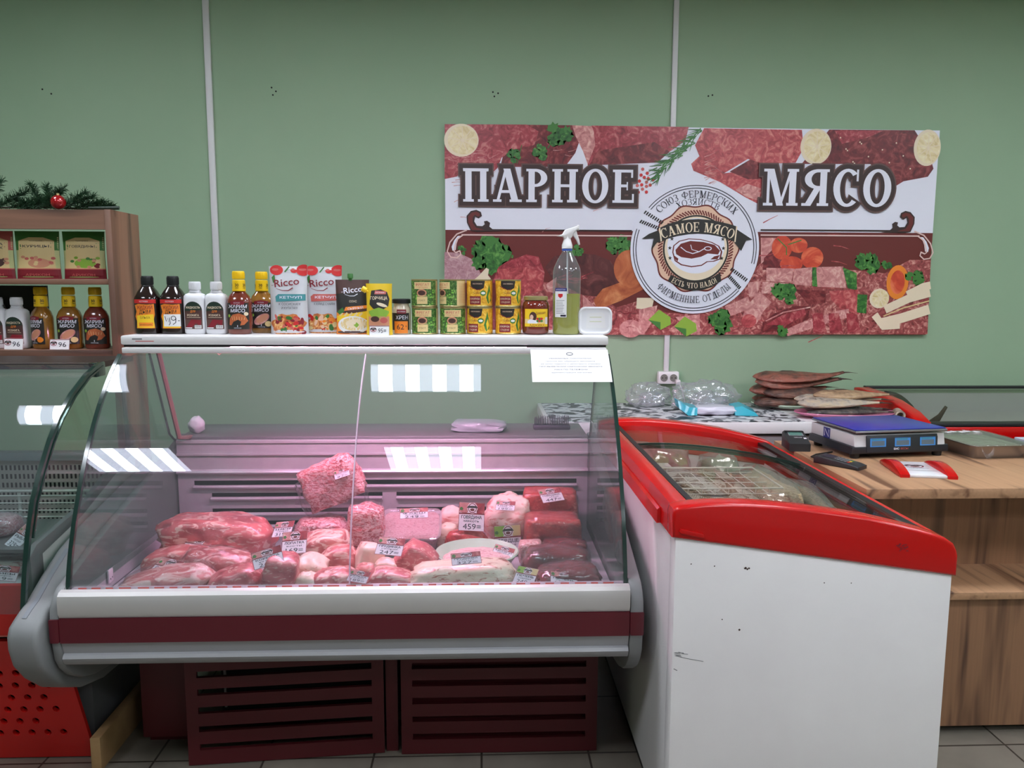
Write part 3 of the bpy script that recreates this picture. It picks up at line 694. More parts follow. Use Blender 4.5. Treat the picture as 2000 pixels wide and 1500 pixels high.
for x0, x1 in ((-1.118, CL-.002), (CR_+.004, .43)):
    s_ = B(ABS, MAROON)
    s_.prism([(1.972, .637), (1.995, .654), (2.2, .722), (2.5, .80), (2.86, .9), (2.86, .32), (2.34, .32), (2.22, .328), (2.13, .345), (2.06, .372), (2.01, .405), (1.98, .437), (1.963, .468), (1.955, .519), (1.952, .56), (1.956, .61)], 'x', x0, x1, ABS, .006)
    so_ = s_.build('side_panel', case, 40)
    tag(B(MAROON).prism([(1.9495, .521), (1.9495, .584), (2.06, .584), (2.06, .521)], 'x', x0-.001, x1+.001, None, .004).build('stripe_end', so_), 'maroon end of the bumper stripe')
    if x0 < 0: boxo('inner_liner', so_, INOX, CL-.001, 2.03, .56, CL+.0008, 2.75, .615)
for nm, pts, m in (('bumper_rail', [(1.957, .586), (1.95, .60), (1.95, .634), (1.953, .645), (1.962, .653), (1.975, .656), (1.998, .647), (2.0, .586)], ALU), ('bumper_stripe', [(1.953, .519), (1.953, .585), (2.0, .585), (2.0, .519)], MAROON),
                   ('bumper_foot', [(1.958, .518), (2.0, .518), (2.02, .455), (1.99, .449), (1.972, .452), (1.963, .46), (1.957, .474), (1.962, .482), (1.968, .485)], mat('bumper_grey', (160, 161, 164), .42, metal=.2))):
    B(m).prism(pts, 'x', CL-.001, CR_+.002).build(nm, case, 28)
# louvred back wall with dark air slots
bk = B(INOX); slots = []
for z0, z1, segs in ((.731, .749, ((-1.03, .345),)), (.688, .703, ((-.97, -.36), (-.31, .345))), (.630, .646, ((-.97, -.36), (-.31, .345))), (.585, .60, ((-.97, -.36), (-.31, .345)))):
    slots += [[(a, z0), (b, z0), (b, z1), (a, z1)] for a, b in segs]
bk.holed([(CL+.006, .56), (CR_-.006, .56), (CR_-.006, .893), (CL+.006, .893)], slots, 'y', 2.750, 2.754, INOX)
bk.box(CL+.006, 2.744, .884, CR_-.006, 2.76, .897, None, .003); bk.box(CL+.006, 2.742, .842, CR_-.006, 2.75, .848)
bo_ = bk.build('back_wall', case, 20)
dk = B(DARK).box(CL+.02, 2.77, .53, CR_-.02, 2.775, .88).build('slot_shade_sheet', bo_)  # black sheet paints the shade seen through the slots
for i, q in enumerate(slots):
    z = q[0][1]; B(INOX).prism([(2.751, z-.013), (2.751, z+.001), (2.744, z+.001), (2.736, z-.004), (2.738, z-.008), (2.744, z-.012)], 'x', q[0][0], q[1][0]).build('slat_lip', bo_, 30)
B(INOX).prism([(2.75, .772), (2.75, .79), (2.738, .787), (2.734, .781), (2.738, .775)], 'x', CL+.006, CR_-.006).build('slat_lip', bo_, 30)
boxo('rear_worktop', case, mat('worktop_grey', (118, 116, 118), .45, metal=.2), CL+.004, 2.77, .886, CR_-.004, 3.03, .905, .004)
boxo('rear_body', case, ABSD, CL+.01, 2.80, .06, CR_-.01, 2.98, .885)
t = B(WHITE).box(CL-.006, 2.395, 1.262, CR_+.004, 2.76, 1.290, None, .006); t.box(CL, 2.405, 1.2555, CR_-.002, 2.412, 1.264, DARK)
tp = t.build('top_shelf', case)
sl = Art(); sl.rect(.04, .008, .095, .0105, 'pr_rose', 1); sl.rect(.03, .014, .06, .018, 'pr_grey', 1); sl.build('maker_sticker', flat((CL, 2.395, 1.264), (1, 0, 0), (0, 0, 1)), tp)
boxo('light_housing', case, WHITE, CL+.001, 2.386, 1.2365, CR_-.003, 2.416, 1.2545, .003)
for x in (CL+.045,):
    B(mat('post', (168, 126, 120), .35, metal=.4)).tube([(x, 2.53, 1.262), (x, 2.68, .92), (x, 2.79, .90)], .0085).build('rear_post', case)
PT = emis('pink_tube', (255, 176, 216), CASE_TUBE)
lt = B(WHITE).box(-.80, 2.425, 1.2555, .16, 2.46, 1.262).build('lamp_holder', case); B(PT).tube([(-.78, 2.437, 1.2465), (.14, 2.437, 1.2465)], .009, None, 10).build('lamp_tube', lt)
for y, z in ((2.59, .618), (2.22, .60)):
    q = B(mat('clip_white', (222, 206, 216), .4)).box(CL+.003, y-.014, z-.02, CL+.010, y+.014, z+.02, None, .003); q.box(CL+.01, y-.007, z-.010, CL+.0105, y-.004, z-.006, DARK); q.box(CL+.01, y+.004, z-.008, CL+.0105, y+.007, z-.004, DARK); q.build('glass_clip', case)
ks = B(mat('hanger', (190, 160, 140), .4, metal=.5)).tube([(-.85, 2.5, 1.262), (-.85, 2.5, 1.235), (-.85+.012, 2.5, 1.222), (-.85+.026, 2.5, 1.235), (-.85+.026, 2.5, 1.245)], .0018, None, 6).build('wire_hook', case)
# base
boxo('base_shade_block', case, DARK, -.86, 2.45, .03, .33, 2.8, .36);  # black block stands in for the shade inside the base
boxo('kick_panel', case, MAROON2, -1.062, 2.315, .035, -.905, 2.335, .42, .004)
boxo('base_rail', case, MAROON2, -1.06, 2.36, .0, .37, 2.40, .03); boxo('base_post', case, MAROON2, -.298, 2.275, .0, -.262, 2.295, .40)
for x0, x1, y0, y1, lab in ((-.885, -.303, 2.215, 2.262, None), (-.249, .357, 2.252, 2.252, None)):
    W_ = math.hypot(x1-x0, y1-y0); g = B(MAROON2)
    sl = [[(.034, z0), (W_-.036, z0), (W_-.036, z1), (.034, z1)] for z0, z1 in ((.05, .069), (.108, .126), (.166, .187), (.224, .244), (.280, .30), (.336, .352))]
    g.holed([(0, .003), (W_, .003), (W_, .385), (0, .385)], sl, 'y', 0, .012, MAROON2)
    if y0 == y1: g.box(.01, .03, .01, W_-.01, .034, .38)
    o = g.build('vent_grille', case, 0); o.location = (x0, y0, 0); o.rotation_euler = (0, 0, math.atan2(y1-y0, x1-x0))
B(mat('strip_metal', (150, 150, 150), .4, metal=.6)).box(-.80, 2.30, .14, -.793, 2.305, .36).build('conduit', case)

# ------------------------------------------------------------------ the red display case to its left
lc = thing('red_display_case', 'red refrigerated case with perforated front, beside the meat counter', 'display case', (0, 0, 0))
LP = [(1.988, .585), (2.0, .65), (2.012, .702), (2.033, .778), (2.066, .866), (2.112, .939), (2.167, 1.013), (2.219, 1.069), (2.295, 1.125), (2.39, 1.174), (2.475, 1.2)]
pane('front_glass', lc, LP, -2.4, -1.206, GLASSX, edges=False)
e = B(GEDGE); edge_strip(e, LP, -1.203, .012, GEDGE); edge_strip(e, [(y+.03, z-.012) for y, z in LP[3:]], -1.207, .006, GEDGE, .004); e.build('glass_edge_seal', lc)
B(GLASS, GEDGE).prism([(y+.008, z) for y, z in LP[:-1]]+[(2.50, 1.185), (2.74, .9), (2.74, .62), (2.1, .60)], 'x', -1.216, -1.210).build('end_glass', lc, 20)
ep = B(WHITE).prism([(2.10, .43), (2.10, .70), (2.155, .712), (2.35, .745), (2.73, .87), (2.73, .43)], 'x', -1.236, -1.224)
po = ep.build('end_panel', lc, 0); B(ABSD).prism([(2.07, .40), (2.07, .712), (2.105, .735), (2.35, .772), (2.735, .90), (2.735, .868), (2.35, .742), (2.13, .70), (2.13, .40)], 'x', -1.238, -1.221, None, .002).build('edge_trim', po)
for k in (2.29,): boxo('seam', po, ABSD, -1.2236, k, .45, -1.2232, k+.012, .73)
sw = B(ABS); SWP = [(1.945, .592), (1.972, .604), (2.006, .616), (2.08, .658), (2.17, .70), (2.3, .735), (2.74, .82), (2.74, .27), (2.4, .262), (2.24, .275), (2.12, .31), (2.03, .36), (1.965, .418), (1.925, .47), (1.91, .52), (1.91, .555), (1.922, .58)]
sw.prism(SWP, 'x', -1.205, -1.126, ABS, .014, 3); so2 = sw.build('sidewall', lc, 40)
B(mat('moulding_groove', (118, 124, 130), .5)).prism([(y-.002 if y < 2.2 else y, z+.001) for y, z in SWP[:5]]+[(y+.02, z-.01) for y, z in SWP[4::-1]], 'x', -1.180, -1.168).build('sidewall_groove', so2)
boxo('front_panel', lc, REDM, -2.4, 2.105, .472, -1.21, 2.125, .618, .003)
boxo('front_seam', lc, mat('seam_pale', (214, 120, 108), .5), -2.4, 2.108, .468, -1.21, 2.12, .4725)
hp = B(REDM); hl = []
R = random.Random(2)
for j in range(7):
    for i in range(9):
        cx_ = -1.245-.0465*i-(.0235 if j % 2 else 0)-.01*(j < 2); cz_ = .405-.048*j
        if cx_ > -1.56 and not (j in (0, 1, 5) and i < (3 if j == 0 else 1)): hl.append(ngon(cx_-.016, cz_-.01, .0105, .0125, 12))
hp.holed([(-2.4, .0), (-1.19, .0), (-1.19, .468), (-2.4, .468)], hl, 'y', 0, .012, REDM)
o = hp.build('perforated_panel', lc, 0); o.location = (0, 2.272, .004); o.rotation_euler = (math.radians(18.5), 0, 0)
boxo('base_body', lc, ABSD, -2.4, 2.30, .004, -1.2, 2.74, .40); pp = boxo('hole_shade_plate', o, DARK, -2.38, .03, .03, -1.22, .035, .44)  # black plate puts the shade behind the holes into colour
boxo('deck', lc, LINER, -2.4, 2.12, .58, -1.24, 2.74, .60)
pb = B(mat('perforated_steel', (196, 186, 178), .5, metal=.1)).box(-2.4, 2.722, .60, -1.24, 2.735, .835)
for j in range(7):
    for i in range(78):
        x = -2.39+.01475*i
        pb.box(x, 2.7205, .612+.031*j, x+.0062, 2.723, .629+.031*j, DARK)
pb.build('perforated_back', lc, 0)
boxo('back_beam', lc, mat('beam_grey', (150, 158, 158), .4), -2.4, 2.70, .835, -1.24, 2.74, .865, .003)
w = B(mat('white_wire', (230, 226, 220), .4))
for z, r in ((.768, .005), (.752, .0028), (.727, .0025), (.702, .0025), (.68, .0025), (.656, .0025), (.633, .0025)): w.tube([(-2.4, 2.55, z), (-1.25, 2.55, z)], r, None, 6)
for x in (-1.528, -1.95, -2.35): w.tube([(x, 2.556, .60), (x, 2.556, .77)], .006, None, 6)
w.build('wire_divider', lc)
boxo('upper_tray', lc, mat('tray_grey', (130, 130, 130), .4, metal=.4), -2.4, 2.2, .678, -1.245, 2.5, .688)
boxo('top_rail', lc, mat('rail_brown', (52, 42, 36), .5), -2.4, 2.46, 1.180, -1.215, 2.74, 1.198); boxo('rail_pillar', lc, GEDGE, -1.232, 2.46, 1.155, -1.205, 2.52, 1.20, .004)
for x in (-2.38, -1.23): B(ABSD).tube([(x, 2.70, .86), (x, 2.68, 1.182)], .008).build('rail_post', lc)
tag(B(WOODR).box(-1.166, 2.2, 0, -1.136, 2.62, .105, None, .002).build('support_board', None), 'raw wooden board on edge, on the floor left of the maroon kick panel', 'board')

# ------------------------------------------------------------------ walnut shelf unit
su = thing('shelf_unit', 'tall walnut shelf unit behind the red case', 'shelf', (0, 0, 0))
for x in (-1.303, -2.3): boxo('side_panel', su, WOODV, x, 2.78, 0, x+.022, 3.0, 1.702, .0015)
boxo('top_board', su, WOODX, -2.278, 2.80, 1.682, -1.303, 3.0, 1.700); boxo('fascia', su, WOODX, -2.278, 2.782, 1.634, -1.303, 2.80, 1.7005)
for z0, z1 in ((1.444, 1.463), (1.186, 1.214)): boxo('shelf_board', su, WOODX, -2.278, 2.784, z0, -1.303, 3.0, z1, .0015)

# ------------------------------------------------------------------ red and white chest freezer
fz = thing('chest_freezer', 'white chest freezer with red rim and sloping curved glass lids', 'freezer', (0, 0, 0))
TP = [(.460, .895), (.463, .909), (.475, .914), (.51, .919), (.552, .922), (.60, .9225), (.649, .921), (.715, .916), (.781, .909), (.86, .898), (.947, .884), (1.006, .870), (1.06, .857), (1.105, .844), (1.14, .832), (1.162, .818), (1.172, .800), (1.176, .785)]
def TZ(x):
    for (a, c), (b, d) in zip(TP[2:], TP[3:]):
        if x <= b: return c+(d-c)*(x-a)/(b-a)
    return TP[-1][1]
BOT = lambda x: .838+(.733-.838)*(x-.463)/(1.176-.463)
endp = TP+[(1.176, .733), (.461, .838)]
fe = B(RED).prism(endp, 'y', 1.80, 1.862, RED, .009, 3).build('front_rim', fz, 40)
B(RED).prism([(.476, .856), (.48, .862), (.535, .85), (.54, .842), (.535, .838), (.48, .85)], 'y', 1.795, 1.804, RED, .002).build('grip', fe, 40)
B(RED).prism([(x, z+.004 if i < 18 else z) for i, (x, z) in enumerate(endp)], 'y', 2.975, 3.05, RED, .009, 3).build('rear_rim', fz, 40)
lr = B(RED); lr.prism([(.462, .837), (.462, .885), (.468, .908), (.478, .913), (.50, .915), (.512, .912), (.515, .89), (.515, .837)], 'y', 1.85, 2.99, RED)
lr.prism([(.452, .835), (.452, .872), (.458, .878), (.47, .878), (.47, .835)], 'y', 1.93, 2.99, RED, .003); lr.build('left_rim', fz, 30)
rr = B(RED); rr.prism([(1.122, .75), (1.122, .832), (1.14, .832), (1.162, .818), (1.172, .80), (1.176, .785), (1.176, .735)], 'y', 1.85, 2.99, RED); rr.build('right_rim', fz, 30)
boxo('lid_gasket_shadow_gap', fz, BLACK, .5145, 1.862, .895, .531, 2.975, .912); boxo('lid_gasket_shadow_gap', fz, BLACK, 1.092, 1.862, .80, 1.124, 2.975, .834)
LG = [(x, TZ(x)-.009) for x in [.528+.57*i/14 for i in range(15)]]
def lid(y0, y1, dz):
    p = [(x, z+dz) for x, z in LG]; b = B(LIDG).prism(p+[(x, z-.005) for x, z in p[::-1]], 'y', y0, y1); return b.build('glass_lid', fz, 30)
l1 = lid(1.864, 2.585, 0); l2 = lid(2.565, 2.973, -.009)
for y, dz, lo_ in ((2.578, 0, l1), (1.868, 0, l1), (2.57, -.009, l2)):
    b = B(GEDGE).prism([(x, z+dz+.0015) for x, z in LG]+[(x, z+dz-.007) for x, z in LG[::-1]], 'y', y, y+.008); b.build('lid_edge', lo_, 30)
FW = mat('freezer_white', (238, 235, 235), .35, coat=.25, var=(2.2, (231, 227, 228), .4, .7))
b = B(FW, LINER)
b.prism([(.47, .05), (1.17, .05), (1.17, BOT(1.17)+.004), (.47, BOT(.47)+.004)], 'y', 1.808, 1.862, FW, .008); b.build('body_front', fz, 40); B(FW).prism([(.47, .05), (1.17, .05), (1.17, BOT(1.17)+.004), (.47, BOT(.47)+.004)], 'y', 2.98, 3.04).build('body_rear', fz)
b = B(FW); b.box(.47, 1.855, .05, .515, 2.985, .838, FW); b.build('body_left', fz); b = B(FW); b.box(1.122, 1.855, .05, 1.17, 2.985, .75, FW); b.build('body_right', fz)
boxo('inner_floor', fz, LINER, .515, 1.862, .50, 1.122, 2.98, .52); boxo('plinth', fz, BLACK, .482, 1.83, .0, 1.158, 3.02, .052)
sc = Art()
for x, z, r in ((.646, .758, .004), (.651, .755, .003), (.655, .757, .003), (.637, .599, .0035), (.569, .764, .002), (.593, .627, .0022), (.845, .718, .002), (.913, .717, .002), (.511, .77, .002)): sc.poly(leafy(x, z, r, 8, int(x*1000)), 'pr_dark', 1)
R = random.Random(8)
for k in range(7): a = .475+R.random()*.03; z = .545-R.random()*.012; sc.line([(a, z), (a+.012+R.random()*.01, z-.004*R.random())], .0012, 'pr_grey', 1)
sc.line([(.478, .534), (.51, .526), (.55, .518)], .0012, 'pr_grey', 1); sc.line([(.476, .50), (.485, .495)], .002, 'pr_grey', 1)
tag(sc.build('scuff', flat((0, 1.8078, 0), (1, 0, 0), (0, 0, 1)), fz), 'dark chips and scratches on the white end')
sc = Art(); R = random.Random(3)
for k in range(16): x = 1.015+.03*R.random(); z = .80+.018*R.random(); sc.line([(x, z), (x+.006, z+.008*(R.random()-.3))], .002, 'pr_wine', 1)
sc.build('smudge', flat((0, 1.7995, 0), (1, 0, 0), (0, 0, 1)), fe)

# ------------------------------------------------------------------ white freezer table by the wall, with its cloth
tb = thing('freezer_table', 'long white chest along the wall with a flat white lid', 'chest', (0, 0, 0))
boxo('body', tb, mat('chest_grey', (186, 190, 190), .4), .30, 3.33, .04, 1.87, 3.87, .80); boxo('lid', tb, WHITE, .28, 3.30, .805, 1.885, 3.88, .858, .006); boxo('plinth', tb, BLACK, .32, 3.36, 0, 1.85, 3.85, .04); boxo('lid_gasket_shadow_gap', tb, BLACK, .29, 3.315, .797, 1.88, 3.87, .806)  # black strip under this lid paints the shadow gap
m, t, bs, o = nt('cloth_pattern'); tc = N(t, 'TexCoord'); n = N(t, 'TexNoise', i_Scale=13.0, i_Detail=3.0, i_Distortion=1.4); L(t, tc.outputs['Object'], n.inputs['Vector'])
r = ramp(t, [(.42, (52, 56, 62)), (.47, (112, 116, 122)), (.52, (206, 208, 212)), (.6, (212, 214, 216))]); L(t, n.outputs['Fac'], r.inputs['Fac']); L(t, r.outputs[0], bs.inputs['Base Color']); bs.inputs['Roughness'].default_value = .45
cl = boxo('tablecloth', None, MATS['cloth_pattern'], .30, 3.304, .8583, 1.42, 3.86, .8605); tag(cl, 'black and white patterned oilcloth lying on the white chest', 'tablecloth')

# ------------------------------------------------------------------ second red freezer at the right, lengthwise on the wall
rf = thing('wall_freezer', 'red rimmed glass top freezer along the wall behind the scale', 'freezer', (0, 0, 0))
EPF = [(3.235, .79), (3.235, .836), (3.25, .856), (3.35, .895), (3.5, .925), (3.65, .94), (3.82, .945), (3.86, .94), (3.86, .79)]
B(RED).prism(EPF, 'x', 1.9, 1.965, RED, .008, 3).build('end_rim', rf, 40)
boxo('front_rim', rf, RED, 1.95, 3.235, .775, 3.3, 3.30, .845, .006); boxo('front_gasket', rf, BLACK, 1.955, 3.238, .845, 3.3, 3.3, .860, .002)
boxo('rear_rim', rf, BLACK, 1.95, 3.825, .935, 3.3, 3.86, .948, .003); boxo('body', rf, FW, 1.91, 3.26, .05, 3.3, 3.86, .79); boxo('plinth', rf, BLACK, 1.93, 3.28, 0, 3.3, 3.84, .05)
p = [(y, z-.012) for y, z in EPF[2:7]]; gl_ = B(LIDG).prism(p+[(y, z-.006) for y, z in p[::-1]], 'x', 1.966, 3.3).build('glass_lid', rf, 30)
boxo('liner_back', rf, mat('frost', (168, 176, 178), .8), 1.966, 3.80, .78, 3.3, 3.82, .915); boxo('load_of_ice', rf, MATS['frost'], 1.966, 3.31, .78, 3.3, 3.80, .822)
B(BLACK).loft([[(2.03+.09*s-.0*s, 3.80-.10*s, .925-.09*s*s+.004), (2.03+.09*s, 3.80-.10*s, .900-.10*s*s+.03*s), (2.05+.09*s, 3.78-.10*s, .90-.10*s*s+.03*s), (2.05+.09*s, 3.78-.10*s, .925-.09*s*s+.004)] for s in (0, .2, .4, .6, .8, 1.0)]).build('handle', rf, 40)

# ------------------------------------------------------------------ wooden counter
ct = thing('wooden_counter', 'oak look sales counter with a low bag shelf, right of the freezer', 'counter', (0, 0, 0))
boxo('counter_top', ct, WOODY, 1.197, 2.308, .788, 3.2, 3.08, .82, .0015); boxo('upper_panel', ct, WOODC, 1.21, 2.535, .49, 3.2, 2.555, .788); boxo('bag_shelf', ct, WOODY, 1.2, 2.285, .466, 3.2, 2.56, .490, .0012)
boxo('lower_panel', ct, WOODC, 1.205, 2.31, .027, 3.2, 2.33, .466); boxo('side_panel', ct, WOODC, 1.205, 2.56, .027, 1.225, 3.06, .788); boxo('back_panel', ct, WOODC, 1.225, 3.04, .027, 3.2, 3.06, .788)
for x in (1.26, 2.2, 3.1): boxo('foot', ct, BLACK, x, 2.42, 0, x+.05, 2.47, .466)
for x in (1.3, 2.2, 3.1): boxo('foot', ct, BLACK, x, 3.0, 0, x+.04, 3.035, .03)

# ------------------------------------------------------------------ goods on top of the meat case
ZT = 1.2902
AMBER = mat('dark_bottle', (30, 16, 14), .12, coat=.6)
WPL = mat('white_bottle', (222, 222, 226), .35)
YCAP = mat('yellow_cap', (240, 196, 20), .35)
SRED = mat('sauce_red', (118, 52, 34), .15, coat=.7, var=(40, (98, 40, 28), .35, .7)); SOCH = mat('sauce_ochre', (150, 104, 40), .15, coat=.7, var=(40, (128, 84, 30), .35, .7))
GOLD = mat('tin_metal', (196, 180, 128), .3, metal=.7)
def X1(px, Y=2.505): return (-1.49990+.0015991*px)*Y/2.47
def X2(px): return -1.73673+.0018516*px
cuts = steps(-.048, .048, 34)
def ridged(b, r, z0, z1, m, n=30):
    b.lathe([(r*.96, z0), (r, z0+.002), (r, z1-.003), (r*.93, z1)], m, n)
    for k in range(n):
        a = 2*PI*k/n; x, y = math.cos(a), math.sin(a); b.box(x*r-.0005, y*r-.0005, z0+.003, x*r+.0007, y*r+.0007, z1-.005, m)
def dark_bottle(label, loc, price=False):
    t = thing('smoke_bottle', label, 'bottle', loc)
    B(AMBER).lathe([(.034, 0), (.039, .003), (.0395, .03), (.0395, .108), (.037, .116), (.028, .133), (.0185, .146), (.0165, .15), (.0165, .153)], None, 32, sup=2.6).build('bottle_body', t, 50)
    b = B(BLACK); b.lathe([(.0185, .147), (.0185, .150), (.0165, .152)], BLACK, 24); ridged(b, .0175, .152, .181, BLACK); b.build('screw_cap', t, 40)
    A = Art(); A.rect(-.032, .018, .034, .108, 'pr_black', 1); A.rect(-.03, .096, .034, .108, 'pr_red', 2); A.text('КОСТРОВОК', .002, .0995, .0045, 'pr_white', 3, w=.026)
    A.poly([(-.028, .09), (-.015, .094), (.012, .092), (.03, .094), (.031, .06), (.028, .045), (.031, .018), (-.024, .018), (-.022, .04), (-.028, .055), (-.022, .07)], 'pr_orange', 2)
    A.poly([(-.022, .058), (.028, .062), (.029, .02), (-.021, .02)], 'pr_yellow', 2.5)
    A.text('ЖИДКИЙ', .003, .0775, .0115, 'pr_wine', 3, w=.046, bold=.012); A.text('ДЫМ', .004, .0635, .012, 'pr_black', 4, w=.034, bold=.012)
    A.text('ОЛЬХА', .004, .048, .007, 'pr_cocoa', 4, w=.03); A.rect(-.016, .024, .026, .036, 'pr_orange', 3); A.text('для мяса и рыбы', .005, .028, .004, 'pr_black', 4, w=.036)
    lb = A.build('label', lambda x, y, h: flatbottle(x, y, h+.0003, .0395, 2.6), t, dh=.00012, cutu=cuts)
    if price:
        P = Art(); P.rect(-.018, .024, .031, .062, 'pr_paper', 1)
        P.line([(-.014, .056), (-.010, .04), (-.006, .05), (-.003, .038), (0, .052), (.002, .034), (-.002, .028)], .0022, 'pr_ink', 2); P.band(.012, .05, .0075, .0055, 0, 360, 'pr_ink', 2); P.line([(.019, .05), (.018, .036), (.010, .030)], .0022, 'pr_ink', 2); P.line([(.024, .042), (.029, .042)], .002, 'pr_ink', 2)
        tag(P.build('price_sticker', lambda x, y, h: flatbottle(x, y, h+.0012, .0395, 2.6), t, dh=.0001, cutu=cuts), 'white sticker with a handwritten price')
    return t
def flatbottle(x, y, h, R_, sup, sy=1.0):
    """front of a squared round bottle, x as sideways distance"""
    u = max(-.97, min(.97, x/R_)); d = R_*sy*(1-abs(u)**sup)**(1/sup); return Vector((x, -(d+h), y))
dark_bottle('dark brown bottle with black cap and yellow label, leftmost on the meat counter', (X1(287), 2.51, ZT))
dark_bottle('dark brown bottle with black cap and a handwritten price sticker', (X1(336), 2.51, ZT), True)
def white_bottle(name, label, loc, small=1.0):
    t = thing(name, label, 'bottle', loc)
    B(WPL).lathe([(.029, 0), (.033, .004), (.0335, .02), (.0335, .11), (.032, .119), (.027, .125), (.017, .129), (.0155, .134), (.0155, .14)], None, 32, sup=3.2, sy=.78).build('bottle_body', t, 50)
    b = B(WPL); b.lathe([(.0185, .130), (.0185, .133)], WPL, 24); ridged(b, .0175, .138, .164, WPL); b.build('screw_cap', t, 40)
    A = Art(); arch = [(-.027, .016), (.027, .016), (.027, .075)]+[(.027*math.cos(a), .075+.027*math.sin(a)) for a in [PI*k/12 for k in range(1, 12)]]+[(-.027, .075)]
    A.poly(arch, 'pr_cocoa', 1); A.poly([(x*.96, .082+(y-.082)*.97) for x, y in arch if y > .07]+[(-.026, .072)], 'pr_deep', 1.3)
    A.rect(-.027, .016, .027, .046, 'pr_halo', 1.4); A.poly([(-.024, .02), (-.005, .02), (.008, .034), (.022, .026), (.024, .044), (-.006, .046)], 'pr_wine', 1.5)
    for k, (s, w) in enumerate((('ЖИДКОСТЬ', .044), ('ДЛЯ', .016), ('РОЗЖИГА', .036))): A.text(s, 0, .080-.012*k, .0065, 'pr_cream' if k != 1 else 'pr_orange', 3, w=w, bold=.012)
    A.rect(-.02, .0515, .022, .0525, 'pr_cream', 3); A.rect(.004, .018, .024, .028, 'pr_paper', 3)
    for k in range(6): A.rect(.006+.003*k, .02, .0072+.003*k, .027, 'pr_black', 4)
    A.rect(-.025, .018, -.004, .021, 'pr_paper', 3)
    A.build('label', lambda x, y, h: flatbottle(x, y, h+.0003, .0335, 3.2, .78), t, dh=.00012, cutu=steps(-.03, .03, 22)); return t
white_bottle('lighter_fluid_bottle', 'white plastic bottle with dark arched label, beside the dark bottle with a price sticker', (X1(380), 2.50, ZT))
white_bottle('lighter_fluid_bottle', 'white plastic bottle with dark arched label, beside the red brown sauce bottle', (X1(421), 2.50, ZT))
def sauce_bottle(label, loc, sm, pic, rz=0, num='30'):
    t = thing('marinade_bottle', label, 'bottle', loc, rz)
    B(sm).lathe([(.033, 0), (.037, .004), (.0375, .02), (.0385, .095), (.0375, .104), (.031, .12), (.021, .131), (.0175, .137), (.0165, .15)], None, 32, sup=2.4, sy=.72).build('bottle_body', t, 50)
    b = B(YCAP); b.lathe([(.0205, .135), (.0195, .168), (.017, .170)], YCAP, 24); ridged(b, .0185, .172, .197, YCAP); c_ = b.build('cap_and_neck_band', t, 40)
    A = Art()
    for o_ in (0, -.024, .024): A.text(num, o_, .149, .009, 'pr_black', 2, w=.011, bold=.016); A.rect(o_-.005, .144, o_+.005, .1455, 'pr_black', 2)
    A.build('neck_print', cyl(.0207), t, dh=.0001, cutu=steps(-.04, .04, 26))
    A = Art(); A.rect(-.0335, .016, .0335, .098, 'pr_black', 1); A.poly([(-.02, .092), (.02, .092), (.024, .102), (0, .106), (-.022, .102)], 'pr_wine', 1); A.text('КОСТРОВОК', 0, .0965, .0035, 'pr_white', 3, w=.02)
    A.text('ЖАРИМ', .0, .082, .0105, 'pr_white', 3, w=.056, bold=.016, shear=.12); A.text('МЯСО', .001, .069, .0105, 'pr_white', 3, w=.044, bold=.016, shear=.12)
    if pic == 'shrimp':
        A.poly([(-.026, .03), (-.024, .05), (-.014, .062), (.006, .066), (.024, .058), (.031, .042), (.02, .03), (.008, .028), (.012, .04), (.002, .046), (-.012, .04), (-.02, .028)], 'im_saus', 2)
        for k in range(6): A.line([(-.018+.008*k, .058-.001*k), (-.015+.007*k, .045)], .001, 'pr_tan', 2.4)
        A.ell(.026, .064, .006, .006, 'pr_cream', 2.3, 12)
    else:
        A.ell(.001, .045, .027, .014, 'im_pale', 2, 20, rot=.55); A.ell(.003, .047, .022, .010, 'pr_flesh', 2.2, 20, rot=.55); A.ell(.021, .03, .010, .009, 'pr_orange' if pic == 'orange' else 'pr_tan', 2.4, 14)
    A.ell(-.026, .058, .004, .005, 'pr_lime', 2.3, 8); A.poly([(0, .03), (.0015, .026), (0, .022), (-.0015, .026)], 'pr_white', 3)
    A.text('МАРИНАД', 0, .0185, .003, 'pr_white', 3, w=.022)
    A.build('label', lambda x, y, h: flatbottle(x, y, h+.0003, .038, 2.4, .72), t, dh=.00012, cutu=steps(-.034, .034, 26)); return t
sauce_bottle('red brown sauce bottle with yellow cap, second from the tall white pouch on the counter', (X1(465, 2.49)-.002, 2.49, ZT), SRED, 'shrimp')
sauce_bottle('ochre sauce bottle with yellow cap, touching the tall white pouch on the counter', (X1(508, 2.56), 2.56, ZT), SOCH, 'tan', .08)
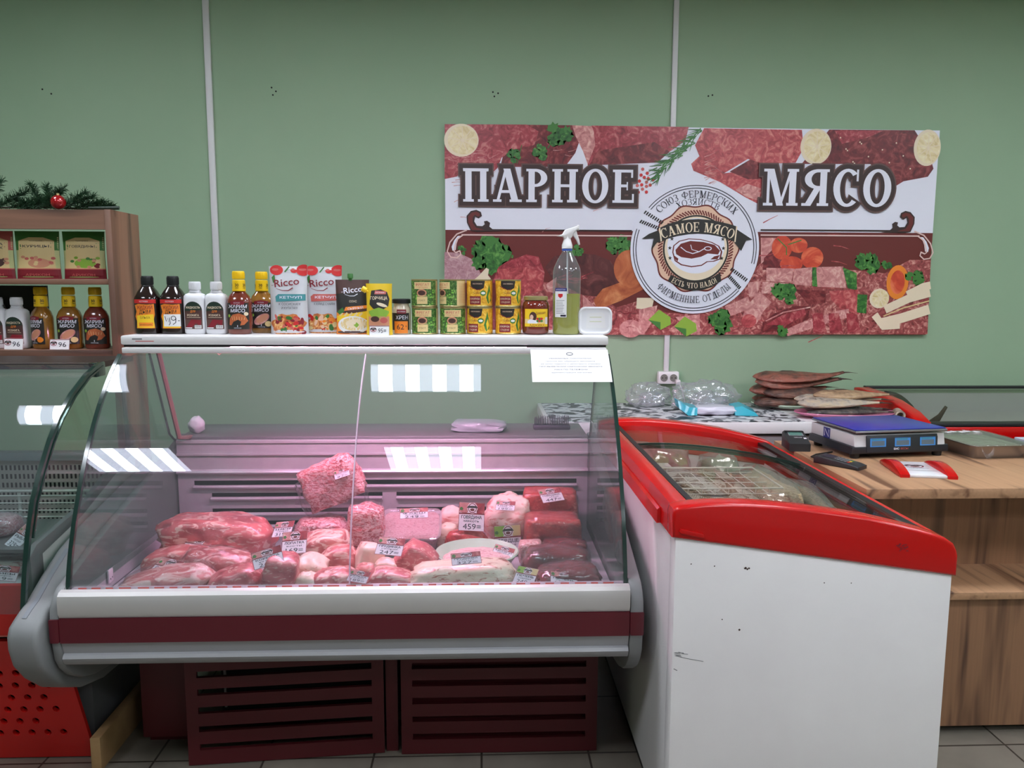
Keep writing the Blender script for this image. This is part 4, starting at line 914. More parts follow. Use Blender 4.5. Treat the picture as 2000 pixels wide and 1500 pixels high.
# pouches
def pouch(name, label, loc, w, h, d, art_f, base_m, back=None, rz=0, cap=None, group=None, tilt=0, lean=None):
    t = thing(name, label, 'pouch', loc, rz)
    if tilt: t.rotation_euler = (tilt, 0, rz)
    def fy(u, v):
        k = max(0, 1-abs(u)**2.6); q = math.sin(PI*min(1, v*.62+.38)) if v < 1 else 0
        return d*.5*(k**.6)*max(0, q)*(1 if v > .04 else .85)+.0012+.0015*math.sin(9*u+5*v)*v*(1-v)*k
    def wx(u, v): return u*w/2*(.965+.035*abs(2*v-1)**2)-(.0 if lean is None else 0)
    b = B(base_m); n = 18
    b.grid(n, 22, lambda a, c: (wx(2*a-1, c), -fy(2*a-1, c), c*h)); b.grid(n, 22, lambda a, c: (wx(1-2*a, c), fy(1-2*a, c), c*h)); b.grid(n, 1, lambda a, c: (wx(2*a-1, 0), fy(2*a-1, 0)*(2*c-1)*1.0, 0))
    bmesh.ops.remove_doubles(b.bm, verts=b.bm.verts[:], dist=.0012); b.build('pouch_body', t, 50)
    A = Art(); art_f(A, w, h)
    A.build('print', lambda x, y, hh: Vector((wx(max(-1, min(1, x/(w/2))), y/h), -(fy(max(-1, min(1, x/(w/2))), min(1, max(0, y/h)))+.0006+hh), y)), t, dh=.00022, cutu=steps(-w/2, w/2, 20), cutv=steps(0, h, 26))
    if cap:
        b = B(MATS[cap[0]] if isinstance(cap[0], str) else cap[0])
        b.lathe([(.0055, 0), (.0055, .006), (.009, .007), (.009, .020), (.0075, .022)], None, 18); c_ = b.build('spout_cap', t, 40); c_.location = cap[1]; c_.rotation_euler = cap[2]
    return t
FOIL = mat('pouch_silver', (212, 212, 218), .3, metal=.25, coat=.3, bump=(18, .25)); DFOIL = mat('pouch_brown', (74, 46, 42), .3, coat=.3, bump=(18, .25)); YFOIL = mat('pouch_yellow', (226, 190, 34), .3, coat=.4, bump=(18, .25))
def script(A, x, y, s, m):
    A.text('Ricco', x, y, s, m, 4, w=s*3.35, bold=.012, rot=.12); A.text('mr', x-s*1.95, y-s*.02, s*.22, m, 4, rot=.1)
    A.line([(x-s*1.5, y-s*.35), (x-s*.6, y-s*.62), (x+s*.2, y-s*.62), (x+s*.8, y-s*.25)], s*.12, m, 4, (.4, 1.2))
def ricco(band, lines, dish, R_=1):
    def f(A, w, h):
        for cx_, cy_, r in ((-.036, .208, .021), (.05, .205, .024), (.02, .212, .012)): A.ell(cx_, min(cy_, h-.012), r, min(r*.75, .011+abs(h-cy_)), 'pr_red', 1, 18); A.ell(cx_-.004, min(cy_, h-.01), r*.5, .004, 'pr_rose', 1.3, 12)
        A.rect(.0, h-.010, .028, h-.001, 'pr_paper', 1.2); A.line([(-.01, .195), (.004, .212)], .004, 'pr_green', 1.5); A.poly([(-.052, .178), (-.043, .188), (-.040, .165), (-.047, .160)], 'pr_green', 1.6)
        script(A, -.002, .152, .024, 'pr_wine')
        A.poly([(-.038, .102), (.056, .106), (.056, .126), (-.03, .126), (-.04, .118)], band, 2); A.text(lines[0], .01, .112, .008, 'pr_white', 4, w=.07, bold=.01)
        for k, s in enumerate(lines[1:]): A.text(s, .006, .091-.012*k, .0075, 'pr_ink', 4, w=.068 if len(s) > 9 else .05)
        A.ell(0, .028, .054, .036, 'im_dish', 2, 30, wob=.1, k=7); R = random.Random(len(lines[1])*7)
        for k in range(26): A.ell(R.uniform(-.048, .048), R.uniform(.004, .058), R.uniform(.005, .012), R.uniform(.004, .008), dish[k % len(dish)], 2.2+.02*k, 10, rot=R.random()*3)
    return f
pouch('sauce_pouch', 'tall silver sauce pouch with a teal band, left of the one with a red band', (X1(561), 2.50, ZT), .120, .213, .05, ricco('pr_teal', ('КЕТЧУП', 'К СОСИСКАМ', 'И КУПАТАМ'), ('pr_red', 'pr_wine', 'pr_rose', 'pr_green', 'pr_wine')), FOIL)
pouch('sauce_pouch', 'tall silver sauce pouch with a red band, right of the one with a teal band', (X1(627, 2.55)+.001, 2.55, ZT), .122, .213, .045, ricco('pr_rose', ('КЕТЧУП', 'К КУРИЦЕ С КАРРИ'), ('pr_orange', 'pr_tan', 'pr_red', 'pr_green', 'pr_peach')), FOIL)
def mayo(A, w, h):
    A.rect(-w/2, 0, w/2, h*.42, 'pr_orange', 1); A.poly([(-w/2, h*.40), (w/2, h*.36), (w/2, h*.99), (-w/2, h*.99)], 'pr_cocoa', 1.2); A.poly([(-w/2, h*.45), (w/2, h*.5), (w/2, h*.78), (-w/2, h*.74)], 'pr_black', 1.3)
    script(A, .004, .132, .018, 'pr_white'); A.text('СОУС', .004, .101, .006, 'pr_cream', 4, w=.024)
    A.poly([(-.025, .074), (.046, .082), (.05, .092), (-.02, .086)], 'pr_orange', 2.5); A.text('СЫРНЫЙ', .012, .079, .007, 'pr_white', 4, w=.05, rot=.1)
    A.poly([(-.05, .07), (-.03, .085), (-.024, .072), (-.04, .062)], 'pr_green', 2.6); A.poly([(-.05, .058), (.05, .074), (.05, .05), (-.05, .04)], 'pr_yellow', 2.4)
    A.ell(.004, .03, .05, .028, 'pr_paper', 2.6, 28); A.ell(.006, .033, .043, .021, 'pr_tan', 2.7, 26); A.ell(.01, .034, .03, .014, 'pr_cream', 2.8, 20); A.poly(leafy(.014, .03, .009, 8, 4), 'pr_lime', 2.9)
    for k in range(5): A.line([(-.04+.016*k, .058), (-.03+.016*k, .068)], .006, 'pr_tan', 2.5)
pouch('sauce_pouch', 'dark brown sauce pouch with a green screw cap', (X1(685), 2.495, ZT), .106, .172, .045, mayo, DFOIL, cap=('pr_green', (-.006, 0, .169), (0, 0, 0)))
def must(A, w, h):
    A.poly([(-.029, .108), (-.024, .138), (.006, .142), (.026, .134), (.034, .112), (.03, .09), (.012, .078), (-.018, .082), (-.03, .095)], 'pr_black', 1.5); A.poly([(-.014, .127), (.022, .127), (.024, .136), (-.012, .138)], 'pr_rose', 2); A.text('КОСТРОВОК', .004, .130, .004, 'pr_white', 4, w=.028)
    A.text('ГОРЧИЦА', 0, .110, .010, 'pr_cream', 4, w=.054, bold=.01); A.ell(.01, .094, .018, .005, 'pr_cream', 3, 14, rot=-.3)
    A.ell(0, .068, .032, .016, 'pr_lime', 2, 16, wob=.1, k=5); A.rect(-.033, .03, .033, .058, 'pr_flesh', 2); A.ell(-.012, .05, .014, .009, 'pr_cocoa', 2.3, 12); A.ell(.016, .046, .012, .009, 'pr_rose', 2.4, 12)
pouch('mustard_pouch', 'yellow mustard pouch with a slanted yellow spout', (X1(736, 2.452), 2.452, ZT), .081, .160, .036, must, YFOIL, cap=(YCAP, (-.034, 0, .134), (0, math.radians(-58), 0)))
# horseradish jar
t = thing('horseradish_jar', 'small jar of horseradish with black lid and orange price sticker', 'jar', (X1(780), 2.495, ZT))
B(mat('horseradish', (198, 184, 160), .3, coat=.5)).lathe([(.026, 0), (.029, .004), (.0295, .07), (.0285, .082), (.024, .090), (.024, .10)], None, 30).build('jar_body', t, 50)
b = B(BLACK); b.lathe([(.0285, .098), (.0295, .100), (.0295, .110), (.026, .1125), (.010, .1125)], None, 30); b.build('lid', t, 40)
A = Art(); A.rect(-.036, .014, .03, .068, 'pr_black', 1); A.rect(-.012, .066, .018, .076, 'pr_wine', 1.5); A.rect(-.012, .066, .018, .079, 'pr_wine', 2); A.text('КОСТРОВОК', .003, .070, .0045, 'pr_white', 3, w=.024); A.text('ХРЕН', .004, .048, .012, 'pr_white', 3, w=.04)
A.build('label', cyl(.0297), t, dh=.0001, cutu=cuts)
A = Art(); A.rect(-.021, .004, .023, .042, 'pr_orange', 1); A.text('62', -.001, .016, .017, 'pr_ink', 2, w=.022); A.text('=', .017, .022, .008, 'pr_ink', 2)
tag(A.build('price_sticker', cyl(.0297), t, dh=.0001, base=.0012, cutu=cuts), 'orange sticker with a handwritten 62')
# tins
def tin(kind):
    pea = kind == 'pea'; t = thing('pea_tin' if pea else 'corn_tin', None, 'tin')
    b = B(GOLD); b.lathe([(.0405, 0), (.042, .001), (.042, .003), (.0412, .004), (.0412, .083), (.042, .084), (.042, .0865), (.040, .087), (.0395, .0845), (.001, .0845)], None, 36); b.build('can_body', t, 40)
    A = Art()
    if pea:
        A.rect(-.066, .005, .046, .082, 'im_bean', 1); A.rect(.046, .005, .128, .082, 'pr_tan', 1); A.rect(-.128, .005, -.066, .082, 'pr_tan', 1)
        R = random.Random(6)
        for k in range(70):
            x, y = R.uniform(-.064, .044), R.uniform(.006, .081); A.ell(x, y, .0028, .0028, 'pr_bean' if k % 3 else 'pr_green', 1.3, 8)
        A.rect(-.032, .056, .024, .078, 'pr_tan', 2); A.text('ФРЕГАТ', -.004, .066, .0075, 'pr_rose', 4, w=.044, bold=.012); A.text('ГОРОШЕК', -.004, .059, .0045, 'pr_rose', 4, w=.036)
        A.ell(-.006, .044, .016, .012, 'pr_flesh', 2, 18); A.ell(-.006, .044, .012, .008, 'pr_cocoa', 2.2, 14); A.rect(-.022, .009, .012, .032, 'pr_tan', 2); A.text('ГОСТ', -.005, .018, .005, 'pr_cocoa', 4, w=.02); A.rect(-.02, .034, .01, .0355, 'pr_tan', 2)
        for k in range(16): A.rect(.052, .012+.004*k, .112, .0128+.004*k, 'pr_flesh', 2)
    else:
        A.rect(-.128, .005, .128, .082, 'im_corn', 1); A.poly([(-.03, .082), (-.03, .068), (-.022, .058), (.0, .053), (.014, .060), (.018, .082)], 'pr_black', 2); A.rect(-.024, .070, .012, .076, 'pr_cocoa', 3); A.text('КОСТРОВОК', -.006, .0715, .0035, 'pr_cream', 4, w=.03)
        A.line([(-.034, .066), (-.02, .060), (-.008, .054), (.004, .056)], .0022, 'pr_wine', 3.4); A.rect(-.034, .008, .004, .034, 'pr_wine', 2); A.text('КУКУРУЗА', -.015, .023, .006, 'pr_cream', 4, w=.032, bold=.01); A.text('СЛАДКАЯ', -.015, .013, .0055, 'pr_cream', 4, w=.028)
        A.ell(.012, .044, .010, .0085, 'pr_leaf', 2, 14); A.ell(.012, .044, .007, .004, 'pr_paper', 2.4, 12); A.poly([(.03, .01), (.022, .03), (.030, .055), (.034, .074), (.04, .05), (.044, .02)], 'pr_leaf', 2); A.poly([(.034, .012), (.03, .035), (.036, .05), (.042, .03)], 'pr_yellow', 2.2); A.text('Gold', -.01, .042, .007, 'pr_wine', 4, w=.02)
        A.poly([(-.128, .005), (-.06, .005), (-.052, .03), (-.06, .082), (-.128, .082)], 'pr_wine', 1.5); A.poly([(.07, .005), (.128, .005), (.128, .082), (.06, .082)], 'pr_orange', 1.5)
    A.build('label', cyl(.0413), t, dh=.0001, base=.00015, cutu=steps(-.13, .13, 90)); return t
for kind, cols in (('pea', (825.5, 881)), ('corn', (934, 990.5))):
    base = tin(kind); n = 'green pea tin' if kind == 'pea' else 'yellow corn tin'
    for j, px in enumerate(cols):
        for i in range(2):
            o = base if (i, j) == (0, 0) else dup(base)
            o.location = (X1(px)+(0 if i == 0 else -.001), 2.505, ZT+.0873*i)
            o.rotation_euler = (0, 0, {('pea', 1, 1): -.75, ('pea', 1, 0): .1, ('corn', 0, 0): -.22, ('corn', 1, 1): .12}.get((kind, j, i), 0.04*j))
            side = (('beside the horseradish jar', 'beside the corn tins') if kind == 'pea' else ('beside the pea tins', 'beside the red paste jar'))[j]
            o['label'] = '%s, %s of its stack, %s' % (n, 'upper' if i else 'lower', side); o['group'] = 'stacked %s tins' % kind
# paste jar
t = thing('paste_jar', 'glass jar of red brown paste with yellow label and gold lid', 'jar', (X1(1045), 2.50, ZT))
B(mat('paste', (112, 40, 30), .12, coat=.8)).lathe([(.034, 0), (.042, .006), (.0435, .02), (.0435, .09), (.041, .102), (.036, .108), (.035, .113)], None, 34).build('jar_body', t, 50)
B(GOLD).lathe([(.0365, .109), (.039, .110), (.039, .120), (.036, .1225), (.01, .1225)], None, 34).build('lid', t, 40)
A = Art(); A.rect(-.042, .026, .042, .082, 'pr_tan', 1); A.rect(-.042, .05, .042, .082, 'pr_yellow', 1.4); A.ell(-.012, .058, .012, .015, 'pr_cocoa', 2, 16); A.ell(-.016, .056, .006, .008, 'pr_peach', 2.3, 14); A.poly([(-.03, .044), (-.02, .05), (.005, .044), (.0, .03), (-.03, .03)], 'pr_white', 2.2)
for k in range(6): A.ell(.004+.006*(k % 3), .044+.007*(k//3), .005, .004, 'pr_red' if k % 2 else 'pr_leaf', 2.4, 10)
A.text('Домашняя', .014, .066, .008, 'pr_wine', 4, w=.034, rot=.1); A.rect(-.042, .026, .042, .036, 'pr_yellow', 2.6); A.text('АДЖИКА', .002, .0275, .0065, 'pr_wine', 4, w=.05, bold=.012); A.rect(.03, .034, .041, .056, 'pr_paper', 2.7)
A.build('label', cyl(.0437), t, dh=.0001, cutu=cuts)
# spray bottle
t = thing('spray_bottle', 'clear spray bottle half full of yellow green liquid with white trigger', 'spray bottle', (X1(1106), 2.50, ZT))
PET = glass('clear_plastic', (226, 228, 232), .07, .04, k=.8, haze=.07); LIQ = glass('green_liquid', (216, 216, 120), .03, .0, k=.5, haze=.5, hc=(226, 230, 70))
prof = [(.040, 0), (.044, .006), (.0445, .05), (.0430, .06), (.0445, .07), (.0445, .115), (.0432, .120), (.0445, .125), (.0445, .20), (.042, .212), (.03, .238), (.018, .258), (.0145, .266), (.0145, .285)]
B(PET).lathe(prof, None, 36).build('bottle_body', t, 50); B(LIQ).lathe([(r-.0014, z+.001) for r, z in prof[:6]]+[(.043, .130)], None, 36).build('liquid', t, 50)
B(mat('blue_ring', (60, 90, 170), .4)).lathe([(.0165, .266), (.0165, .272)], None, 24, cap=(1, 1)).build('neck_ring', t, 40)
h = B(WHITE); h.lathe([(.017, .273), (.017, .284), (.0145, .292), (.0115, .302), (.011, .316)], WHITE, 20); tr_ = h.build('pump_collar', t, 40)
hd = B(WHITE); hd.prism([(-.034, .312), (-.016, .318), (-.008, .332), (.012, .338), (.034, .345), (.036, .335), (.03, .331), (.02, .322), (.014, .308), (.004, .302), (-.010, .302), (-.014, .31)], 'y', -.011, .011, WHITE, .004)
hd.box(.030, -.006, .331, .038, .006, .347, WHITE, .002); sh = hd.build('spray_head', t, 40)
B(WHITE).prism([(.016, .322), (.028, .332), (.032, .318), (.038, .302), (.041, .286), (.036, .284), (.029, .300), (.02, .312)], 'y', -.006, .006, None, .002).build('trigger', t, 40)
B(mat('dip_tube', (220, 220, 220), .4)).tube([(0, 0, .28), (.002, 0, .15), (.01, 0, .01)], .0025, None, 8).build('dip_tube', t)
A = Art(); A.rect(-.046, .056, -.004, .148, 'pr_paper', 1); A.rect(-.046, .138, -.004, .148, 'pr_navy', 2); A.text('АНТИСЕПТИК', -.025, .141, .004, 'pr_white', 3, w=.034); A.poly([(-.033, .13), (-.017, .13), (-.017, .122), (-.025, .116), (-.033, .122)], 'pr_red', 2)
R = random.Random(1)
for k in range(9): A.rect(-.041, .108-.005*k, -.01-R.random()*.008, .1095-.005*k, 'pr_grey', 2)
A.rect(-.024, .058, -.006, .064, 'pr_ink', 2)
A.build('label', cyl(.0448), t, dh=.0001, cutu=steps(-.05, .0, 16))
# white tub on its side
t = thing('plastic_tub', 'white plastic food tub standing on its side at the end of the counter', 'tub', (X1(1162), 2.50, ZT))
def rrect(w, h, r, n=6):
    out = []
    for cx_, cz_, a0 in ((w-r, h-r, 0), (-w+r, h-r, 90), (-w+r, -h+r, 180), (w-r, -h+r, 270)):
        out += [(cx_+r*math.cos(math.radians(a0+90*k/n)), cz_+r*math.sin(math.radians(a0+90*k/n))) for k in range(n+1)]
    return out
TUBM = mat('tub_white', (226, 226, 230), .3, coat=.3)
def ring_at(w, h, r, y): return [(x, y, z+.0445) for x, z in rrect(w, h, r)]
B(TUBM).loft([ring_at(.044, .036, .02, .045), ring_at(.049, .041, .021, -.012), ring_at(.0535, .0445, .022, -.014), ring_at(.0535, .0445, .022, -.018)]).build('tub_body', t, 40)
B(TUBM).loft([ring_at(.0545, .0445, .023, -.0185), ring_at(.0545, .0445, .023, -.023), ring_at(.05, .04, .02, -.0245), ring_at(.046, .036, .019, -.0215), ring_at(.043, .033, .018, -.0215)]).build('lid', t, 40)
A = Art(); A.poly([(-.03, .02), (.034, .022), (.03, .066), (.02, .072), (-.026, .066)], 'pr_paper', 1)
for k in range(4): A.rect(-.018, .034+.007*k, .02, .0355+.007*k, 'pr_sage' if k % 2 else 'pr_card', 2)
A.build('paper_insert', flat((0, -.0217, 0), (1, 0, 0), (0, 0, 1)), t)
# price card before the mustard pouch
def badge_small(A, x, y, r, l=2):
    A.ell(x, y, r*1.25, r, 'pr_card', l, 16); A.band(x, y, r*1.2, r*.95, 0, 360, 'pr_wine', l+.3, 18, .8); A.poly([(x-r*1.3, y+r*.1), (x-r, y+r*.55), (x+r, y+r*.55), (x+r*1.3, y+r*.1), (x+r*.9, y+r*.0), (x-r*.9, y)], 'pr_black', l+.5); A.ell(x, y-r*.3, r*.6, r*.28, 'pr_steak', l+.6, 12)
def shelf_card(label, loc, num, rz=0, w=.062, h=.031, lean=-.2):
    t = thing('price_card', label, 'price card', loc, rz); t.rotation_euler = (lean, 0, rz)
    boxo('card', t, MATS['pr_paper'], -w/2, -.0006, 0, w/2, .0006, h)
    A = Art(); A.rect(-w/2, h-.0025, w/2, h-.0005, 'pr_wine', 1); A.rect(-w/2, 0, -w/2+.0008, h, 'pr_wine', 1); A.rect(w/2-.0008, 0, w/2, h, 'pr_wine', 1); badge_small(A, -w*.30, h*.58, h*.26); A.text(num, w*.14, h*.26, h*.46, 'pr_ink', 2, w=w*.40); A.build('writing', flat((0, -.0006, 0), (1, 0, 0), (0, 0, 1)), t); return t
shelf_card('white price card reading 95 at the foot of the mustard pouch', (X1(735, 2.42), 2.42, ZT), '95=')
# notice on the glass
A = Art(); nw = .238; A.rect(0, 0, nw, .134, 'pr_paper', 0)
A.ell(nw*.5, .114, .011, .008, 'pr_grey', 1, 16); A.ell(nw*.5, .114, .008, .004, 'pr_paper', 2, 14)
for k, (s, w) in enumerate((('УВАЖАЕМЫЕ ПОКУПАТЕЛИ!', .13), ('просим вас обращать внимание', .15), ('на сроки годности и целостность упаковки', .18), ('ПРИ ВЫЯВЛЕНИИ НАРУШЕНИЙ ЗВОНИТЕ', .19), ('НАМ ПО ТЕЛЕФОНУ', .10), ('администрация магазина', .12))): A.text(s, nw*.5, .092-.0115*k, .0042, 'pr_grey' if k in (1, 2, 5) else 'pr_ink', 1, w=w)
GL = [(y, z) for y, z in GP[::-1]]; ARC = [0]
for a, b in zip(GL, GL[1:]): ARC.append(ARC[-1]+math.hypot(b[0]-a[0], b[1]-a[1]))
def on_glass(x, y, h):
    s = -.008+(.134-y)
    for i in range(len(ARC)-1):
        if s <= ARC[i+1]:
            f = (s-ARC[i])/(ARC[i+1]-ARC[i]); a, b = GL[i], GL[i+1]; dy, dz = b[0]-a[0], b[1]-a[1]; q = math.hypot(dy, dz)
            return Vector((.149+x, a[0]+dy*f+dz/q*(.012+h), a[1]+dz*f-dy/q*(.012+h)))
no = A.build('paper_notice', on_glass, None, dh=.00015, cutv=steps(0, .134, 12)); tag(no, 'white paper notice taped to the top right of the curved glass', 'notice')
q = no.modifiers.new('thickness', 'SOLIDIFY'); q.thickness = .0003; q.offset = -1

# ------------------------------------------------------------------ goods on the walnut shelf unit
ZL = 1.2142
def big(t): t.scale = (1.12, 1.12, 1.12)
big(white_bottle('lighter_fluid_bottle', 'white plastic bottle at the left edge of the walnut shelf, half out of view', (X2(-4), 2.87, ZL)))
big(white_bottle('lighter_fluid_bottle', 'white plastic bottle on the walnut shelf behind a price card', (X2(34), 2.87, ZL)))
b = thing('small_bottle', 'small pale capped bottle behind the sauce bottles on the walnut shelf', 'bottle', (X2(113)+.02, 2.955, ZL)); B(mat('pale_bottle', (186, 196, 184), .4)).lathe([(.018, 0), (.02, .003), (.02, .085), (.010, .10), (.010, .104)], None, 20).build('bottle_body', b, 40); B(WPL).lathe([(.0125, .104), (.0125, .134), (.011, .136)], None, 18).build('screw_cap', b, 40)
big(sauce_bottle('ochre sauce bottle with an orange on its label, on the walnut shelf', (X2(82), 2.865, ZL), SOCH, 'orange', -.5))
big(sauce_bottle('ochre sauce bottle behind a price card, on the walnut shelf', (X2(135), 2.865, ZL), SOCH, 'tan', .05))
big(sauce_bottle('red brown sauce bottle at the right end of the walnut shelf', (X2(186), 2.865, ZL), SRED, 'shrimp', .1))
shelf_card('crooked price card in front of the white bottle on the walnut shelf', (X2(43), 2.803, ZL+.001), '96', -.1, .070, .040)
shelf_card('white price card reading 96 before an ochre sauce bottle on the shelf', (X2(130), 2.80, ZL+.001), '96', 0, .068, .037)
pn = thing('framed_panel', 'grey framed panel with a slanted edge at the back of the walnut shelf', 'panel', (-1.745, 2.965, ZL))
B(mat('panel_grey', (120, 130, 128), .5)).prism([(-.2, .001), (.035, .001), (-.045, .155), (-.2, .21)], 'y', -.004, .004).build('board', pn, 0)
f_ = B(mat('panel_frame', (150, 156, 156), .5)); f_.prism([(.035, .001), (.049, .001), (-.04, .168), (-.2, .224), (-.2, .21), (-.045, .155)], 'y', -.007, .007); f_.build('frame', pn, 0)
boxo('back_board', None, mat('dark_crate', (44, 46, 44), .7), -1.86, 2.985, ZL, -1.63, 3.0, 1.44); tag(bpy.data.objects['back_board'], 'dark board standing at the back of the walnut shelf, behind the white bottle', 'board')
def spice(name, top, label, loc, words_, pic, rz=0, dz=0):
    def f(A, w, h):
        A.rect(-w/2, 0, w/2, h, 'pr_sage', .6); A.rect(-w/2, h*.88, w/2, h, top, 1); A.poly([(-w/2, h*.6), (-w*.42, h*.86), (-w*.1, h*.9), (w*.3, h*.86), (w/2, h*.6), (w/2, h*.9), (-w/2, h*.9)], top, 1); A.poly([(-w*.45, h*.1), (-w*.42, h*.8), (-w*.18, h*.87), (w*.15, h*.87), (w*.4, h*.8), (w*.42, h*.1)], 'pr_tan', 1.2)
        for k, s in enumerate(words_): A.text(s, -.003, h*(.66 if len(words_) == 1 else .70)-.013*k, .0085, 'pr_ink', 3, w=w*.62, bold=.012)
        A.text('приправа', -.003, h*.79, .0035, 'pr_cocoa', 3, w=w*.3); A.rect(-w/2, 0, w/2, h*.22, 'pr_rose', 2); A.rect(-w/2, 0, w/2, h*.2, 'pr_wine', 2.2); A.text('АРИКОН', 0, h*.06, .0085, 'pr_rose', 4, w=w*.55)
        R = random.Random(len(label)); A.ell(.008, h*.33, w*.26, h*.10, pic[0], 2.4, 16)
        for k in range(16): A.ell(R.uniform(-w*.32, w*.38), R.uniform(h*.25, h*.46), .008, .005, pic[k % len(pic)], 2.5+.02*k, 8)
    return pouch(name, label, loc, .150, .168, .03, f, mat('packet_sage', (150, 156, 96), .35, coat=.3), rz=rz)
Z2 = 1.4635
spice('spice_packet', 'pr_rose', 'spice packet with an orange top, leftmost on the upper walnut shelf', (X2(0), 2.86, Z2), ('КУРИЦА', 'НА УГЛЯХ'), ('pr_cocoa', 'pr_flesh'), 0)
spice('spice_packet', 'pr_leaf', 'spice packet reading КУРИЦЫ, between two packets on the upper walnut shelf', (X2(87)-.003, 2.86, Z2), ('КУРИЦЫ',), ('pr_flesh', 'pr_tan', 'pr_rose'), .06)
spice('spice_packet', 'pr_leaf', 'spice packet reading ГОВЯДИНЫ, beside the walnut side panel', (X2(172)+.001, 2.86, Z2), ('ГОВЯДИНЫ',), ('pr_lime', 'pr_wine', 'pr_leaf', 'pr_flesh'), -.03)
# fir garland on top of the shelf unit
PINE = mat('pine_green', (44, 86, 52), .6, var=(30, (22, 48, 30), .3, .7)); R = random.Random(12)
ga = thing('fir_garland', 'green artificial fir garland lying on top of the walnut shelf unit', 'garland', (0, 0, 1.702))
st_ = B(mat('garland_stem', (50, 54, 40), .7)).tube([(-1.95, 2.88, .01), (-1.70, 2.87, .012), (-1.56, 2.87, .014), (-1.42, 2.865, .01), (-1.34, 2.86, .006)], .004, None, 6).build('stem', ga)
nb = B(PINE)
for sx, sy, L_, az, el in [(-1.72, 2.87, .13, .2, .5), (-1.70, 2.86, .12, 2.6, .55), (-1.76, 2.88, .12, -.4, .9), (-1.66, 2.86, .11, .1, .25), (-1.63, 2.86, .12, .0, .15), (-1.56, 2.87, .10, 2.5, 1.0), (-1.55, 2.87, .10, .4, .8), (-1.53, 2.86, .10, 1.9, .9), (-1.50, 2.87, .11, .1, .55), (-1.48, 2.86, .12, -.1, .35), (-1.44, 2.86, .11, 0, .2), (-1.40, 2.865, .09, .1, .12), (-1.58, 2.88, .1, 3.0, .35), (-1.80, 2.88, .12, 2.8, .5), (-1.52, 2.84, .1, -.8, .6)]:
    d = Vector((math.cos(az)*math.cos(el), math.sin(az)*math.cos(el)*.5, math.sin(el))); p0 = Vector((sx, sy, .012))
    nb.tube([p0, p0+d*L_], .002, None, 4)
    for k in range(150):
        s = k/150; p = p0+d*L_*s; v = (d*.5+Vector((R.uniform(-1, 1), R.uniform(-1, 1), R.uniform(-.8, 1)))).normalized(); q = p+v*.036*(1-.4*s)
        if q.z < .002: q.z = .002
        w = v.cross(Vector((0, 1, .3))).normalized()*.0016; nb.quadset([p-w, p+w, q+w*.3, q-w*.3], [(0, 1, 2, 3)]); w2 = v.cross(w).normalized()*.0016; nb.quadset([p-w2, p+w2, q+w2*.3, q-w2*.3], [(0, 1, 2, 3)])
nb.build('needles', ga, 0, fixn=False)
cd_ = B(mat('green_cord', (26, 46, 34), .5)).tube([(-1.36, 2.79, .006), (-1.30, 2.80, .0065), (-1.262, 2.805, .0075)], [.003, .006, .0065], None, 8).build('end_clip', ga)
ob = thing('christmas_ball', 'shiny red christmas ball before the fir garland', 'ornament', (X2(146)+.0, 2.795, 1.702)); ob.location.x = -1.463
g = B(mat('ball_red', (170, 12, 24), .08, coat=1, metal=.4)); g.lathe([(.0005, .0)]+[(.0245*math.sin(PI*k/14), .0245-.0245*math.cos(PI*k/14)) for k in range(1, 14)]+[(.0005, .049)], None, 28); g.build('ball', ob, 80); B(GOLD).lathe([(.005, .047), (.005, .054), (.002, .055)], None, 12).build('cap', ob, 40)

# ------------------------------------------------------------------ meat in the case
PORK = meat('pork', (214, 112, 114), (176, 72, 80), (238, 188, 178), .42, 8); PORK2 = meat('pork_pale', (222, 134, 130), (190, 92, 96), (242, 204, 192), .56, 7)
LOIN = meat('pork_loin', (210, 112, 116), (174, 76, 84), (232, 178, 168), .3, 14, bump=.3); FATM = meat('pork_fat', (240, 210, 190), (226, 176, 160), (250, 232, 214), .6, 7, coat=.2, bump=.25)
STRI = meat('streaky', (212, 116, 112), (166, 62, 66), (246, 216, 200), 1.0, 9); BEEF = meat('beef', (186, 62, 62), (138, 34, 40), (214, 108, 100), .25, 16, bump=.5)
LIVER = meat('liver', (122, 40, 48), (80, 22, 30), (150, 66, 70), .12, 5, rough=.16, coat=.8, bump=.15); MINCE = meat('mince', (214, 128, 130), (176, 84, 90), (238, 190, 186), .7, 46, bump=.9)
BRAIN = meat('pale_offal', (218, 158, 160), (190, 118, 124), (236, 196, 194), .7, 22, bump=.6); CHIK = meat('pale_meat', (236, 172, 162), (212, 126, 120), (248, 214, 202), .75, 7); FROST = meat('frosty_bone', (206, 100, 108), (158, 58, 70), (240, 190, 190), .6, 24, bump=.8)
RUST = meat('rusty_belly', (206, 132, 116), (156, 82, 68), (244, 220, 196), .9, 10); SKIN = meat('pork_skin', (238, 206, 186), (226, 172, 152), (246, 224, 204), .6, 11, bump=.2)
DZ = .561
